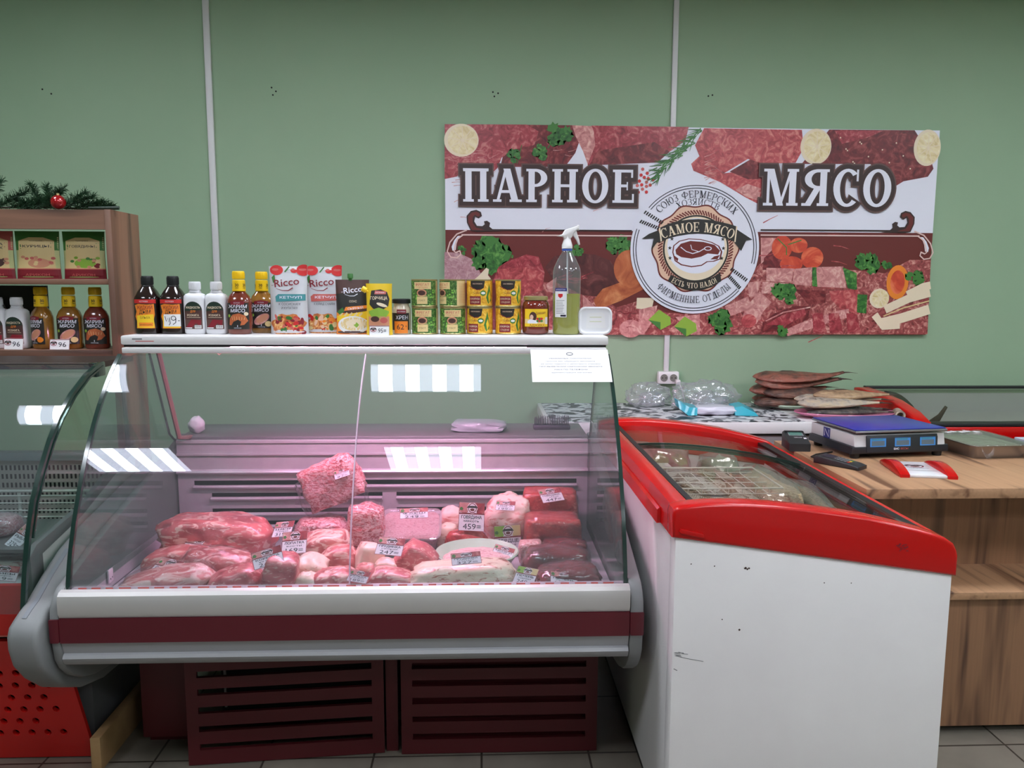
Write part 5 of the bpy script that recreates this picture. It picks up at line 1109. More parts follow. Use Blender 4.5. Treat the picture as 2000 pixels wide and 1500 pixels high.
def blobmeat(name, label, cat, x, y, zt, rx, ry, m, rot=(0, 0, 0), seed=1, amp=.16, sq=.25, zb=DZ, film=0, group=None, skin=None, freq=1.5, ridge=.0, tail=0):
    rz = (zt-zb)/2; c = (0, 0, rz)
    t = thing(name, label, cat, (x, y, zb), 0, group)
    body = B(m).blob(c, (rx, ry, rz*1.02), rot, seed, amp, freq, 4, None, sq, .93, ridge)
    zs = [v.co.z for v in body.bm.verts]; lo, hi = min(zs), max(zs)
    for v in body.bm.verts: v.co.z = (v.co.z-lo)*(zt-zb)/(hi-lo)
    body.build('meat_piece', t, 70)
    if skin:
        sb = B(skin[1]).blob((c[0]+skin[0][0]*rx, c[1]+skin[0][1]*ry, c[2]+skin[0][2]*rz), (rx*skin[2][0], ry*skin[2][1], rz*skin[2][2]), rot, seed+9, .1, 1.3, 3, None, .3)
        for v in sb.bm.verts: v.co.z = max(.002, v.co.z)
        tag(sb.build('fat_cap' if skin[1] is not SKIN else 'skin', t, 70), 'pale fat side')
    if film:
        fb = B(FILM).blob(c, (rx*1.03, ry*1.04, rz*1.05), rot, seed, amp, freq, 3, None, sq, .9)
        for v in fb.bm.verts: v.co.z = max(.001, v.co.z)
        fb.build('cling_film', t, 70)
    if tail:
        tw = B(FILM); R = random.Random(seed); top = Vector((rx*.1, -ry*.2, (zt-zb)*.86))
        for k in range(11):
            a = -2.6+k*.42; d = Vector((math.cos(a), math.sin(a)*.6-.1, .12-.35*abs(math.cos(a)))); s = Vector((-d.y, d.x, 0))*.012
            tw.quadset([top+Vector((0, 0, .014)), top+d*tail*.5+s+Vector((0, 0, .010)), top+d*tail+Vector((0, 0, -.006)), top+d*tail*.5-s+Vector((0, 0, .006))], [(0, 1, 2, 3)])
        tw.build('film_tuft', t, 60)
    return t
GP1 = 'pieces of pork in the meat case'
blobmeat('pork_piece', 'large rosy pork shoulder in film at the back left of the case', 'meat', -.858, 2.46, .712, .172, .088, PORK, (0, .1, .05), 3, .14, film=1, group=GP1, ridge=.12)
blobmeat('pork_piece', 'pork cut lying between the large shoulder and the two left price tags', 'meat', -.93, 2.315, .656, .105, .060, PORK, (0, -.15, 0), 5, .15, group=GP1)
blobmeat('pork_piece', 'flat pork cut in the front left corner of the case', 'meat', -.885, 2.11, .668, .132, .068, PORK2, (0, -.2, .1), 7, .15, film=1, group=GP1)
blobmeat('pork_piece', 'pork cut with bunched cling film on top, right of the left price tags', 'meat', -.785, 2.245, .672, .108, .058, PORK, (0, .1, 0), 9, .14, film=1, group=GP1, tail=.055)
blobmeat('pork_piece', 'pork cut with pale skin along its front, under the tilted tag', 'meat', -.683, 2.10, .676, .078, .058, LOIN, (0, -.38, .0), 11, .1, group=GP1, skin=((.0, -.52, -.38), SKIN, (.96, .5, .42)))
blobmeat('pork_piece', 'upright pork loin chunk at the front glass, right of the tilted tag', 'meat', -.563, 2.10, .708, .052, .060, LOIN, (0, .22, .1), 13, .12, sq=.4, group=GP1, skin=((-.2, -.3, -.55), FATM, (.72, .75, .45)))
blobmeat('fat_piece', 'small cream fat piece at the front glass, right of the pork loin chunk', 'meat', -.486, 2.088, .655, .033, .034, FATM, (0, 0, 0), 15, .14)
blobmeat('pork_piece', 'streaky pork piece tucked behind the small cream fat piece', 'meat', -.502, 2.205, .664, .048, .052, STRI, (0, .3, 0), 17, .15, group=GP1, ridge=.1)
blobmeat('pork_piece', 'big pork cut left of the upright ribs with a tag at its left', 'meat', -.49, 2.365, .688, .085, .066, PORK2, (0, -.15, .0), 19, .13, group=GP1)
blobmeat('pork_piece', 'pork cut with cream end in the middle row, left of the striped belly', 'meat', -.432, 2.275, .667, .058, .048, PORK, (0, -.25, 0), 21, .1, group=GP1, skin=((-.45, -.35, -.1), FATM, (.5, .6, .66)))
blobmeat('meat_bag', 'dark bagged meat under the tilted frosty bone bag', 'meat', -.545, 2.585, .664, .090, .070, FROST, (0, 0, 0), 23, .18, film=1)
# the frosted bag leaning at the back
t = thing('frozen_bone_bag', 'frosty clear bag of meat bones tilted on top at the back of the case', 'meat bag', (-.512, 2.605, .672))
bb = B(FROST).blob((0, 0, .062), (.098, .040, .072), (0, math.radians(-24), 0), 31, .16, 2.0, 4, None, .75, ridge=.08)
zs = min(v.co.z for v in bb.bm.verts)
for v in bb.bm.verts: v.co.z -= zs
bb.build('meat_piece', t, 70)
fb = B(FILM).blob((0, 0, .066), (.108, .046, .080), (0, math.radians(-24), 0), 31, .14, 2.0, 3, None, .85)
zs = min(v.co.z for v in fb.bm.verts)
for v in fb.bm.verts: v.co.z = max(0, v.co.z)
fb.build('clear_bag', t, 70)
B(FILM).loft([[(.03, -.01, .125), (.06, -.012, .115), (.064, .01, .115), (.034, .012, .125)], [(.02, -.016, .15), (.07, -.02, .152), (.074, .008, .15), (.03, .014, .15)]], None, (0, 0)).build('bag_neck', t, 60)
B(FILM).loft([[(-.10, -.02, .03), (-.09, -.02, .06), (-.09, .02, .05), (-.10, .015, .03)], [(-.122, -.025, .035), (-.118, -.02, .062), (-.118, .02, .05), (-.122, .015, .03)]], None, (0, 0)).build('bag_corner', t, 60)
blobmeat('rib_slab', 'upright bagged rib slab between the frosty bag and the clear tub', 'meat', -.382, 2.48, .738, .058, .050, FROST, (0, .03, .1), 33, .1, sq=.6, film=1, ridge=.1)
blobmeat('belly_piece', 'striped pork belly piece left of the middle price tag', 'meat', -.343, 2.275, .676, .043, .044, STRI, (0, .3, .3), 35, .1, sq=.5, group=GP1)
blobmeat('fat_piece', 'cream fat chunk below the middle price tag', 'meat', -.283, 2.215, .648, .040, .038, FATM, (0, .1, 0), 37, .12)
blobmeat('belly_piece', 'tilted belly slab with pale rind left of the green bowl', 'meat', -.202, 2.245, .690, .060, .056, LOIN, (0, .65, 0), 39, .08, sq=.5, skin=((-.35, -.35, -.35), SKIN, (.62, .6, .4)))
blobmeat('pork_piece', 'front pork piece left of the lowest middle price tag', 'meat', -.402, 2.102, .664, .070, .052, PORK, (0, .06, 0), 41, .1, group=GP1, ridge=.1)
blobmeat('pork_piece', 'front pork piece right of the lowest middle price tag', 'meat', -.257, 2.102, .662, .072, .052, PORK, (0, .08, .0), 43, .09, group=GP1, skin=((0, -.5, -.42), FATM, (.9, .52, .3)))
blobmeat('fat_piece', 'small pale chunk behind the lowest middle price tag', 'meat', -.335, 2.172, .648, .034, .030, PORK2, (0, 0, 0), 45, .12)
blobmeat('belly_roll', 'long marbled fatty belly piece before the green bowl', 'meat', -.052, 2.102, .680, .150, .060, RUST, (0, -.04, 0), 47, .09, sq=.35, ridge=.12, skin=((-.05, -.62, -.25), FATM, (.8, .42, .16)))
blobmeat('beef_piece', 'dark red piece showing just behind the green bowl', 'meat', -.05, 2.475, .652, .070, .040, BEEF, (0, .1, 0), 49, .12)
blobmeat('chop', 'pale rounded piece behind the tall price tag', 'meat', -.105, 2.62, .69, .045, .040, CHIK, (0, 0, 0), 51, .1)
blobmeat('kidney', 'brown red piece left of the tall price tag', 'meat', -.118, 2.535, .655, .040, .034, RUST, (0, 0, 0), 53, .1)
blobmeat('fatty_leg', 'pale pink rounded leg piece with a tag, between the tall tag and the beef blocks', 'meat', .083, 2.565, .75, .074, .064, CHIK, (0, .15, 0), 55, .2, sq=.15, ridge=.1)
blobmeat('beef_block', 'red beef block wrapped in film, lying beneath another beef block', 'meat', .232, 2.49, .694, .095, .062, BEEF, (0, .02, .05), 57, .06, sq=.8, film=1)
blobmeat('beef_block', 'red beef block at the back with a price tag on it', 'meat', .235, 2.64, .745, .100, .062, BEEF, (0, .02, -.05), 59, .06, sq=.75)
blobmeat('heart_pack', 'pack of mottled meat below the film wrapped beef block', 'meat', .155, 2.392, .640, .040, .034, MINCE, (0, 0, 0), 61, .1, sq=.5)
blobmeat('heart_pack', 'dark purple meat pack in film right of the mottled pack', 'meat', .262, 2.368, .648, .078, .044, LIVER, (0, .0, 0), 63, .12, sq=.5, film=1)
blobmeat('liver_piece', 'large smooth dark liver behind the front liver', 'meat', .222, 2.243, .668, .104, .066, LIVER, (0, .03, .0), 65, .08, sq=.4, film=1)
blobmeat('liver_piece', 'dark liver wrapped in film in the front right corner of the case', 'meat', .245, 2.108, .664, .086, .062, LIVER, (0, -.1, .0), 67, .12, sq=.45, film=1, ridge=.12)
# tub of mince
TUBC = glass('tub_clear', (240, 236, 238), .08, .08, k=.6, haze=.25, hc=(236, 214, 218))
t = thing('mince_tub', 'clear plastic tub of pink mince tilted towards the glass', 'tub', (-.234, 2.52, DZ+.0), 0)
def rr3(w, d, r, z): return [(x, y, z) for x, y in rrect(w, d, r, 5)]
RX = Matrix.Translation((0, 0, .067)) @ Matrix.Rotation(math.radians(33), 4, 'X')
def tilted(b):
    for v in b.bm.verts: v.co = RX @ v.co
    return b
tilted(B(TUBC).loft([rr3(.082, .05, .02, -.045), rr3(.094, .060, .024, .035), rr3(.1, .066, .026, .036), rr3(.1, .066, .026, .042), rr3(.09, .058, .02, .0425)])).build('tub_body', t, 40)
tilted(B(MINCE).loft([rr3(.080, .048, .02, -.043), rr3(.091, .057, .024, .033)])).build('mince', t, 40)
sp_ = B(mat('tub_prop', (196, 120, 120), .5)).box(-.07, -.0, 0, .07, .05, .03); sp_.build('meat_under', t)
# bowl
t = thing('green_bowl', 'pale green bowl of pink offal with a price tag in it', 'bowl', (-.016, 2.30, DZ), 0)
B(mat('bowl_green', (190, 214, 190), .35, coat=.3)).lathe([(.062, 0), (.066, .004), (.10, .035), (.124, .068), (.129, .074), (.126, .077), (.119, .068), (.095, .036), (.06, .010), (.002, .009)], None, 44, sy=.92, cap=(1, 0)).build('bowl_body', t, 60)
of = B(BRAIN).blob((0, 0, .045), (.108, .098, .026), (0, 0, 0), 71, .1, 4.0, 4, None, 0); of.build('offal', t, 70)
# price tags
def price_tag(o, u, v, title, sub, price, label, style=0):
    o, u, v = Vector(o), Vector(u), Vector(v); u = u-v*(u.dot(v)/v.dot(v))*.6
    n = u.cross(v).normalized(); 
    t = thing('price_tag', label, 'price tag', o, 0, 'price tags in the meat case' if style < 2 else None)
    b = B(MATS['pr_card']); k = n*.0006
    P = [Vector((0, 0, 0)), u, u+v, v]; b.quadset([p-k for p in P]+[p+k for p in P], [(3, 2, 1, 0), (4, 5, 6, 7), (0, 1, 5, 4), (1, 2, 6, 5), (2, 3, 7, 6), (3, 0, 4, 7)]); b.build('card', t, 0)
    A = Art(); W_, H_2 = u.length, v.length; asp = H_2/W_
    A.poly([(0, asp*.66), (.3, asp*.60), (.42, asp*.76), (.40, asp*.98), (0, asp*.98)], 'pr_lime' if style == 1 else 'im_pale', 1); A.poly([(.7, asp*.62), (1, asp*.64), (1, asp*.98), (.62, asp*.98)], 'pr_tan' if style == 1 else 'im_meat', 1); A.poly(leafy(.10, asp*.76, .08, 10, 3), 'pr_leaf', 2)
    A.rect(0, asp*.58, 1, asp*.63, 'pr_wine', 1.6); A.ell(.52, asp*.80, .20, asp*.19, 'pr_card', 2, 18); A.band(.52, asp*.80, .17, .14, 0, 360, 'pr_wine', 2.3, 18, asp); A.poly([(.30, asp*.80), (.36, asp*.88), (.68, asp*.88), (.74, asp*.80), (.66, asp*.80), (.38, asp*.80)], 'pr_black', 2.6); A.ell(.52, asp*.74, .09, asp*.05, 'pr_steak', 2.7, 10)
    A.text(title, .5, asp*.43, asp*.11, 'pr_ink', 3, w=.8, bold=.02); A.text(sub, .5, asp*.31, asp*.08, 'pr_ink', 3, w=.6); A.text(price, .52, asp*.06, asp*.20, 'pr_ink', 3, w=.7)
    for q in ((0, 0, 1, .012), (0, asp-.012, 1, asp), (0, 0, .012, asp), (.988, 0, 1, asp)): A.rect(*q, 'pr_wine', 1.2)
    A.build('writing', flat(n*.0006, u, v/asp, n), t, dh=.00012); return t
for a in [
 ((-0.9354, 2.3489, 0.6183), (0.0822, 0.0006, 0.0007), (0.0179, 0.0419, 0.0466), 'ЛОПАТКА', 'свиная', '269=', 'price tag on the large pork shoulder at the left, the upper of two'),
 ((-0.9493, 2.1340, 0.6303), (0.0838, 0.0090, 0.0081), (0.0355, 0.0436, 0.0393), 'ОКОРОК', 'свиной', '279=', 'price tag lying flat on the front left pork cut'),
 ((-0.6169, 2.0478, 0.6756), (0.0768, 0.0182, 0.0164), (-0.0191, 0.0369, 0.0332), 'КОРЕЙКА', 'на кости', '269=', 'tilted price tag on the skin edged pork cut near the front'),
 ((-0.6700, 2.4137, 0.6467), (0.0618, 0.0177, 0.0197), (0.0082, 0.0354, 0.0393), 'ШЕЯ', 'свиная', '319=', 'steeply tilted price tag right of the large pork shoulder'),
 ((-0.6044, 2.2751, 0.6379), (0.0732, 0.0067, 0.0085), (-0.0031, 0.0437, 0.0559), 'ЛОПАТКА', 'кости', '169=', 'price tag below the steeply tilted one, left of the big pork cut'),
 ((-.2637, 2.4277, .7), (.0908, .0018, .0022), (-.002, .0228, .0272), 'ФАРШ', 'домашний', '249=', 'price tag on the clear mince tub'),
 ((-0.3121, 2.1804, 0.6717), (0.0796, -0.0006, -0.0005), (0.0102, 0.0402, 0.0388), 'ГРУДИНКА', 'свиная', '247=', 'price tag on the striped belly left of the bowl'),
 ((-0.3672, 2.0274, 0.6518), (0.0571, -0.0005, -0.0004), (0.0113, 0.0259, 0.0218), 'РУЛЬКА', 'свиная', '189=', 'price tag between the two front middle pork pieces'),
 ((-.0774, 2.449, .6537), (.0837, -.0019, -.007), (.0031, .0239, .0892), 'ГОВЯДИНА', 'мякоть', '459=', 'tall upright price tag reading 459 behind the bowl'),
 ((0.0429, 2.4672, 0.7161), (0.0644, 0.0034, 0.0038), (0.0054, 0.0223, 0.0247), 'НОГА', 'свиная', '199=', 'small price tag on the pale pink leg piece'),
 ((0.2071, 2.5454, 0.7151), (0.0804, -0.0043, -0.0048), (-0.0170, 0.0336, 0.0374), 'ГОВЯДИНА', 'филе', '447=', 'price tag on the rear beef block'),
 ((.0437, 2.4577, .5626), (.088, .0019, .0072), (-.0047, .0227, .0947), 'СЕРДЦЕ', 'говяжье', '297=', 'pale price tag standing behind the right rim of the bowl', 1),
 ((.0296, 2.3129, .622), (.0644, -.0092, -.0092), (.0132, .0234, .0234), 'МОЗГИ', 'свиные', '147=', 'price tag lying inside the green bowl'),
 ((-0.0817, 2.0402, 0.6857), (0.0819, 0.0018, 0.0015), (-0.0052, 0.0279, 0.0234), 'ГРУДИНКА', 'копч.', '327=', 'price tag on the long fatty belly piece'),
 ((0.0819, 2.0360, 0.6375), (0.0614, 0.0007, 0.0006), (0.0199, 0.0376, 0.0339), 'ПЕЧЕНЬ', 'говяжья', '249=', 'green bordered liver price tag at the front glass', 1),
 ((0.1874, 2.0368, 0.6330), (0.0730, -0.0248, -0.0208), (0.0025, 0.0312, 0.0262), 'ПЕЧЕНЬ', 'свиная', '139=', 'slanting price tag on the front right liver'),
 ((-.4901, 2.5467, .8), (.0467, .012, .0208), (-.0072, .0147, .0254), 'КОСТИ', 'свиные', '97=', 'price tag on top of the frosty bone bag')]:
    price_tag(*a)
# on the rear worktop
t = thing('folded_packet', 'pale folded plastic packet on the ledge behind the case', 'packet', (-.01, 2.88, .905))
B(mat('packet_pale', (164, 176, 178), .35, coat=.4, bump=(20, .4))).blob((0, 0, .018), (.098, .062, .018), (0, 0, -.12), 3, .14, 2.4, 3, None, .85, .9).build('packet_body', t, 60)
t = thing('dark_brush', 'dark brush lying on the ledge behind the case, below the paper notice', 'brush', (.265, 2.9, .905))
br = B(mat('brush_dark', (52, 50, 60), .6)).box(-.07, -.02, .0, .07, .02, .018, None, .005); br.build('handle', t); R = random.Random(3)
b = B(mat('bristle', (60, 58, 70), .7))
for k in range(60): x = -.066+.0022*k; b.box(x, -.015+.01*(k % 3), .0185, x+.0016, -.012+.01*(k % 3), .040+R.random()*.014)
b.build('bristles', t, 0)
t = thing('plastic_plug', 'white plastic bag scrap hanging behind the left end of the case', 'bag scrap', (-1.045, 2.84, .905)); B(mat('scrap_white', (214, 216, 218), .5)).blob((0, 0, .03), (.03, .02, .03), (0, 0, 0), 5, .25, 2, 3).build('scrap', t, 60)
# red case: packs and two tags
price_tag((-1.3905, 2.2358, .692), (.0443, -.0065, -.0092), (.0448, .0351, .0501), 'РЫБА', 'горбуша', '329=', 'price tag standing on the upper tray of the red case', 2)
price_tag((-1.385, 2.1313, .626), (.0865, -.0002, -.0004), (.0063, .0177, .0379), 'ГРИБЫ', 'моховик', '219=', 'price tag at the lower front of the red case', 2)
for x, y, z, r, lab, m in ((-1.46, 2.34, .6885, (.05, .05, .03), 'bagged frozen pack on the upper tray of the red case', FROST), (-1.40, 2.24, .601, (.07, .05, .022), 'bagged dark pack on the lower deck of the red case', RUST)):
    t = thing('frozen_pack', lab, 'pack', (x, y, z)); B(m).blob((0, 0, r[2]), r, (0, 0, 0), 4, .12, 2, 3, None, .5, .9).build('contents', t, 60)
    fb = B(BAG).blob((0, 0, r[2]*1.05), (r[0]*1.08, r[1]*1.08, r[2]*1.05), (0, 0, 0), 4, .12, 2, 3, None, .5, .9)
    for v in fb.bm.verts: v.co.z = max(.0002, v.co.z)
    fb.build('clear_bag', t, 60)

# ------------------------------------------------------------------ inside the chest freezer
DUMP = meat('frozen_beige', (176, 142, 110), (140, 104, 78), (214, 190, 158), .7, 26, rough=.6, coat=.1, bump=.9); DUMP2 = meat('frozen_brown', (140, 104, 84), (100, 72, 58), (180, 150, 122), .6, 30, rough=.6, coat=.1, bump=.9)
PACKW = mat('pack_white', (186, 184, 176), .35, coat=.3, bump=(14, .5)); PACKR = mat('pack_red_reflection', (160, 74, 72), .3, coat=.4, var=(9, (196, 150, 136), .45, .7), bump=(14, .5)); PACKD = mat('pack_dark', (74, 62, 66), .3, coat=.4, var=(16, (120, 110, 112), .5, .65)); PACKG = mat('pack_green', (120, 140, 112), .4, coat=.3, var=(12, (150, 156, 130), .4, .6))
def pack(name, label, cat, x, y, z0, z1, rx, ry, m, rz=0, seed=1, film=True, amp=.12, sq=.6, tilt=0, group=None):
    t = thing(name, label, cat, (x, y, z0), rz, group); h = (z1-z0)/2
    b = B(m).blob((0, 0, h), (rx, ry, h), (0, tilt, 0), seed, amp, 2.2, 4, None, sq, .94)
    zs = [v.co.z for v in b.bm.verts]; lo, hi = min(zs), max(zs)
    for v in b.bm.verts: v.co.z = (v.co.z-lo)*(z1-z0)/(hi-lo)
    b.build('contents', t, 60)
    if film:
        f_ = B(BAG).blob((0, 0, h*1.03), (rx*1.04, ry*1.04, h*1.04), (0, tilt, 0), seed, amp, 2.2, 3, None, sq, .9)
        for v in f_.bm.verts: v.co.z = max(.0005, v.co.z)
        f_.build('clear_bag', t, 60)
    return t
t = thing('printed_meat_bag', 'large pale bag printed with the round shop badge, inside the chest freezer', 'bag', (.695, 2.40, .522))
def bagtop(u, v): return .280+.020*(1-abs(2*u-1)**3)*(1-abs(2*v-1)**3)+.004*noise.noise(Vector((u*7, v*7, 1)))
b = B(PACKW).grid(20, 24, lambda u, v: ((u-.5)*.33, (v-.5)*.62, bagtop(u, v)-.05*(max(0, abs(2*u-1)-.86)/.14)**2-.05*(max(0, abs(2*v-1)-.9)/.1)**2))
b.box(-.155, -.30, 0, .155, .30, .255, PACKW, .02); b.build('bag_body', t, 60)
for k in ('em_white', 'em_brown', 'em_tan', 'em_dark'): pass
for n_, c_ in dict(em_white=(186, 184, 176), em_brown=(120, 102, 84), em_tan=(172, 162, 146), em_dark=(74, 66, 60)).items(): mat(n_, c_, .4)
emblem(c=('em_white', 'em_dark', 'em_tan', 'em_brown', 'em_brown', 'em_white')).build('printed_badge', lambda x, y, h: Vector((.00+x*.145, -.03+y*.225, bagtop(.5+(x*.145)/.33, .5+(-.03+y*.225)/.62)+.002+h)), t, dh=.00016, cutu=steps(-1, 1, 14), cutv=steps(-1, 1, 14))
A = Art(); A.rect(0, 0, .09, .06, 'pr_card', 1); A.text('САМОЕ', .045, .036, .012, 'pr_ink', 2, w=.06); A.text('МЯСО', .045, .016, .012, 'pr_ink', 2, w=.05); A.rect(.006, .008, .084, .010, 'pr_grey', 2)
A.build('paper_slip', lambda x, y, h: Vector((-.12+x*.9, .20+y, bagtop(.2, .85)+.012+h)), t)
pack('dumpling_bag', 'bag of beige frozen dumplings right of the printed bag in the freezer', 'bag', .948, 2.50, .521, .818, .078, .19, DUMP, .03, 3)
pack('dumpling_bag', 'bag of brown frozen pieces by the low glass edge of the freezer', 'bag', 1.074, 2.44, .521, .785, .034, .20, DUMP2, 0, 5)
pack('frozen_packet', 'frozen packet with a painted red reflection at the rear left inside the freezer', 'packet', .655, 2.85, .521, .845, .125, .10, PACKR, .1, 7)  # red colour stands in for a red reflection in the glass
pack('frozen_packet', 'pale green frozen packet behind the dumpling bag in the freezer', 'packet', .885, 2.80, .521, .825, .07, .085, PACKG, .1, 9)
pack('frozen_packet', 'dark striped frozen packet at the rear right corner in the freezer', 'packet', 1.045, 2.81, .521, .765, .06, .11, PACKD, 0, 11)
pack('frozen_packet', 'white lettered packet at the front middle inside the freezer', 'packet', .785, 1.97, .521, .80, .088, .09, mat('pack_lettered', (170, 168, 164), .35, coat=.3, var=(34, (96, 92, 90), .52, .6)), .2, 13)
pack('frozen_packet', 'brown frozen packet at the front right inside the freezer', 'packet', 1.00, 2.06, .521, .775, .078, .14, DUMP, -.1, 15)
pack('frozen_packet', 'grey frozen packet at the front left corner inside the freezer', 'packet', .60, 1.97, .521, .79, .072, .09, PACKW, 0, 17)
wb_ = thing('wire_basket', 'white wire basket hanging over the printed bag inside the freezer', 'basket', (0, 0, 0)); WW = mat('basket_wire', (214, 214, 210), .35)
rim = B(WW); rim.tube([(.56, 2.18, .860), (.88, 2.18, .860), (.88, 2.44, .860), (.56, 2.44, .860)], .0028, None, 6, closed=True); rim.build('rim', wb_)
gr_ = B(WW)
for k in range(1, 8): x = .56+.04*k; gr_.tube([(x, 2.18, .860), (x, 2.18, .842), (x, 2.44, .842), (x, 2.44, .860)], .0014, None, 5)
for y in (2.18, 2.245, 2.31, 2.375, 2.44): gr_.tube([(.56, y, .844), (.88, y, .844)], .0014, None, 5)
gr_.build('mesh_tray', wb_)
for x in (.56, .88):
    pass
tag(B(WW).tube([(.56, 2.18, .862), (.522, 2.18, .868)], .0024, None, 6).build('hook', wb_)); tag(B(WW).tube([(.56, 2.44, .862), (.522, 2.44, .868)], .0024, None, 6).build('hook', wb_))

# ------------------------------------------------------------------ on the counter
sc_ = thing('price_scale', 'white and black electronic scale with a blue weighing plate', 'scale', (1.545, 2.757, .82), math.radians(7.5))
SCW = mat('scale_white', (206, 206, 208), .4); SCB = mat('scale_black', (34, 36, 42), .4); PLB = mat('blue_plate', (40, 46, 150), .35, coat=.2); LCD = mat('lcd_blue', (70, 140, 214), .2, coat=.5); LCD2 = mat('lcd_glass', (96, 112, 124), .15, coat=.6)
B(SCB).prism([(-.20, .018), (.20, .018), (.196, .045), (-.196, .045)], 'y', -.005, .285, None, .004).build('base', sc_, 30)
B(SCW).prism([(-.002, .044), (.006, .088), (.29, .088), (.29, .044)], 'x', -.186, .186, None, .005).build('body', sc_, 30)
for x, y in ((-.17, .02), (.17, .02), (-.17, .26), (.17, .26)): B(BLACK).lathe([(.016, 0), (.018, .019)], None, 16, (x, y, 0)).build('foot', sc_, 30)
pp = B(SCB).prism([(-.0085, .024), (-.004, .026), (.0035, .084), (-.001, .086), (-.006, .075)], 'x', -.140, .150, None, .002).build('display_panel', sc_, 30)
PF = flat((0, -.0089, .030), (1, 0, 0), Vector((0, .0035, .046)).normalized())
for x in (-.095, .005, .108):
    A = Art(); A.rect(x-.032, .014, x+.032, .046, LCD, 1); A.rect(x-.026, .018, x+.026, .036, LCD2, 2); A.rect(x-.026, .039, x+.02, .043, MATS['pr_teal'], 2); A.build('display', PF, pp, dh=.0003)
A = Art(); A.text('БИС', -.02, .002, .007, 'pr_white', 2, w=.022, bold=.03); A.text('ВЕСЫ', .012, .002, .007, 'pr_rose', 2, w=.03); A.build('maker_mark', PF, pp, dh=.0003)
B(mat('plate_edge', (150, 152, 158), .3, metal=.7)).box(-.188, -.008, .096, .188, .288, .104, None, .003).build('plate_rim', sc_); boxo('weighing_plate', sc_, PLB, -.185, -.003, .1035, .185, .285, .1085, .003)
B(SCB).lathe([(.05, .086), (.05, .097)], None, 20, (0, .14, 0)).build('plate_support', sc_)
A = Art(); A.rect(0, 0, .045, .04, 'pr_navy', 1); A.line([(.008, .006), (.008, .034), (.036, .006), (.036, .034)], .004, 'pr_white', 2); A.build('side_sticker', flat((-.1866, .20, .046), (0, -1, 0), (0, 0, 1), (-1, 0, 0)), sc_)
def terminal(name, label, loc, rz, w, d, h0, h1, stand):
    t = thing(name, label, 'card terminal', loc, rz); BK_ = mat('terminal_black', (38, 40, 42), .45)
    B(BK_).prism([(-d/2, .0), (-d/2, h0), (-d*.35, h0+.006), (d*.4, h1), (d/2, h1-.006), (d/2, 0)], 'x', -w/2, w/2, None, .005, 3).build('case', t, 40)
    s = Vector((0, .75*d, h1-h0-.006)).normalized(); F_ = flat((0, -d*.35, h0+.0063), (1, 0, 0), s); return t, F_
t, F_ = terminal('card_terminal', 'upright black card terminal with a greenish screen, left of the scale', (1.222, 2.92, .82), math.radians(-6), .082, .11, .03, .062, True)
A = Art(); A.rect(-.026, .045, .030, .078, 'pr_grey', 1); A.rect(-.023, .048, .027, .075, mat('screen_green', (84, 124, 112), .2, coat=.5), 2); A.text('СБЕРБАНК', .004, .028, .006, 'pr_card', 2, w=.03); A.rect(.024, .02, .034, .03, 'pr_card', 2); A.build('screen', F_, t, dh=.0003)
boxo('paper_slot', t, BLACK, -.036, .03, .0605, .036, .045, .064, .001); 
t, F_ = terminal('card_terminal', 'flat black keypad card terminal on the counter before the scale', (1.262, 2.632, .82), math.radians(38), .066, .165, .012, .030, False)
A = Art()
for r in range(4):
    for c in range(3): A.rect(-.022+.016*c, .014+.013*r, -.010+.016*c, .023+.013*r, ('pr_red', 'pr_yellow', 'pr_leaf')[c] if r == 0 else 'pr_grey', 1)
A.rect(-.024, .078, .024, .112, 'pr_ink', 1); A.text('1 2 3', 0, .066, .005, 'pr_card', 2, w=.03); A.build('keypad', F_, t, dh=.0006)
cb = B(BLACK).tube([(1.212, 2.70, .828), (1.195+.02, 2.76, .824), (1.25, 2.80, .8235), (1.29, 2.82, .8235), (1.33, 2.84, .824)], .003, None, 8); tag(cb.build('terminal_cable', None), 'thin black cable from the keypad terminal towards the scale', 'cable')
ctn = thing('coin_tray', 'white coin tray with raised red sides and a printed badge', 'coin tray', (1.492, 2.545, .82), math.radians(-11))
boxo('tray_plate', ctn, mat('tray_white', (222, 222, 226), .35, coat=.3), -.06, -.105, 0, .06, .105, .010, .003)
for s in (-1, 1):
    prf = [(-.11+.22*k/14, .010+.022*math.sin(PI*(k/14))**.8) for k in range(15)]; B(RED).prism([(-.11, 0)]+prf+[(.11, 0)], 'x', s*.074-.016, s*.074+.016, None, .003).build('red_side', ctn, 40)
A = Art(); badge_small(A, 0, .03, .026); A.rect(-.05, -.04, .05, -.036, 'pr_grey', 1); A.text('САМОЕ МЯСО', 0, -.008, .008, 'pr_ink', 2, w=.07); A.build('printed_badge', flat((0, 0, .0102), (1, 0, 0), (0, 1, 0)), ctn)
st_ = thing('steel_tray', 'stainless tray covered with clinging film, right of the scale', 'tray', (1.905, 2.86, .82), math.radians(4))
B(mat('tray_steel', (156, 148, 142), .3, metal=.85)).loft([rr3(.105, .125, .03, .0), rr3(.118, .140, .03, .046), rr3(.126, .148, .03, .048), rr3(.126, .148, .03, .051), rr3(.115, .137, .03, .049), rr3(.103, .122, .03, .006)]).build('tray_body', st_, 40)
B(mat('tray_food', (140, 146, 118), .5)).loft([rr3(.103, .122, .03, .007), rr3(.112, .134, .03, .040)]).build('food', st_, 40)
fb = B(FILM).grid(16, 16, lambda u, v: ((u-.5)*.262, (v-.5)*.306, .0535+.003*noise.noise(Vector((u*8, v*8, 2))))); fb.build('cling_film', st_, 60, solid=.0006)
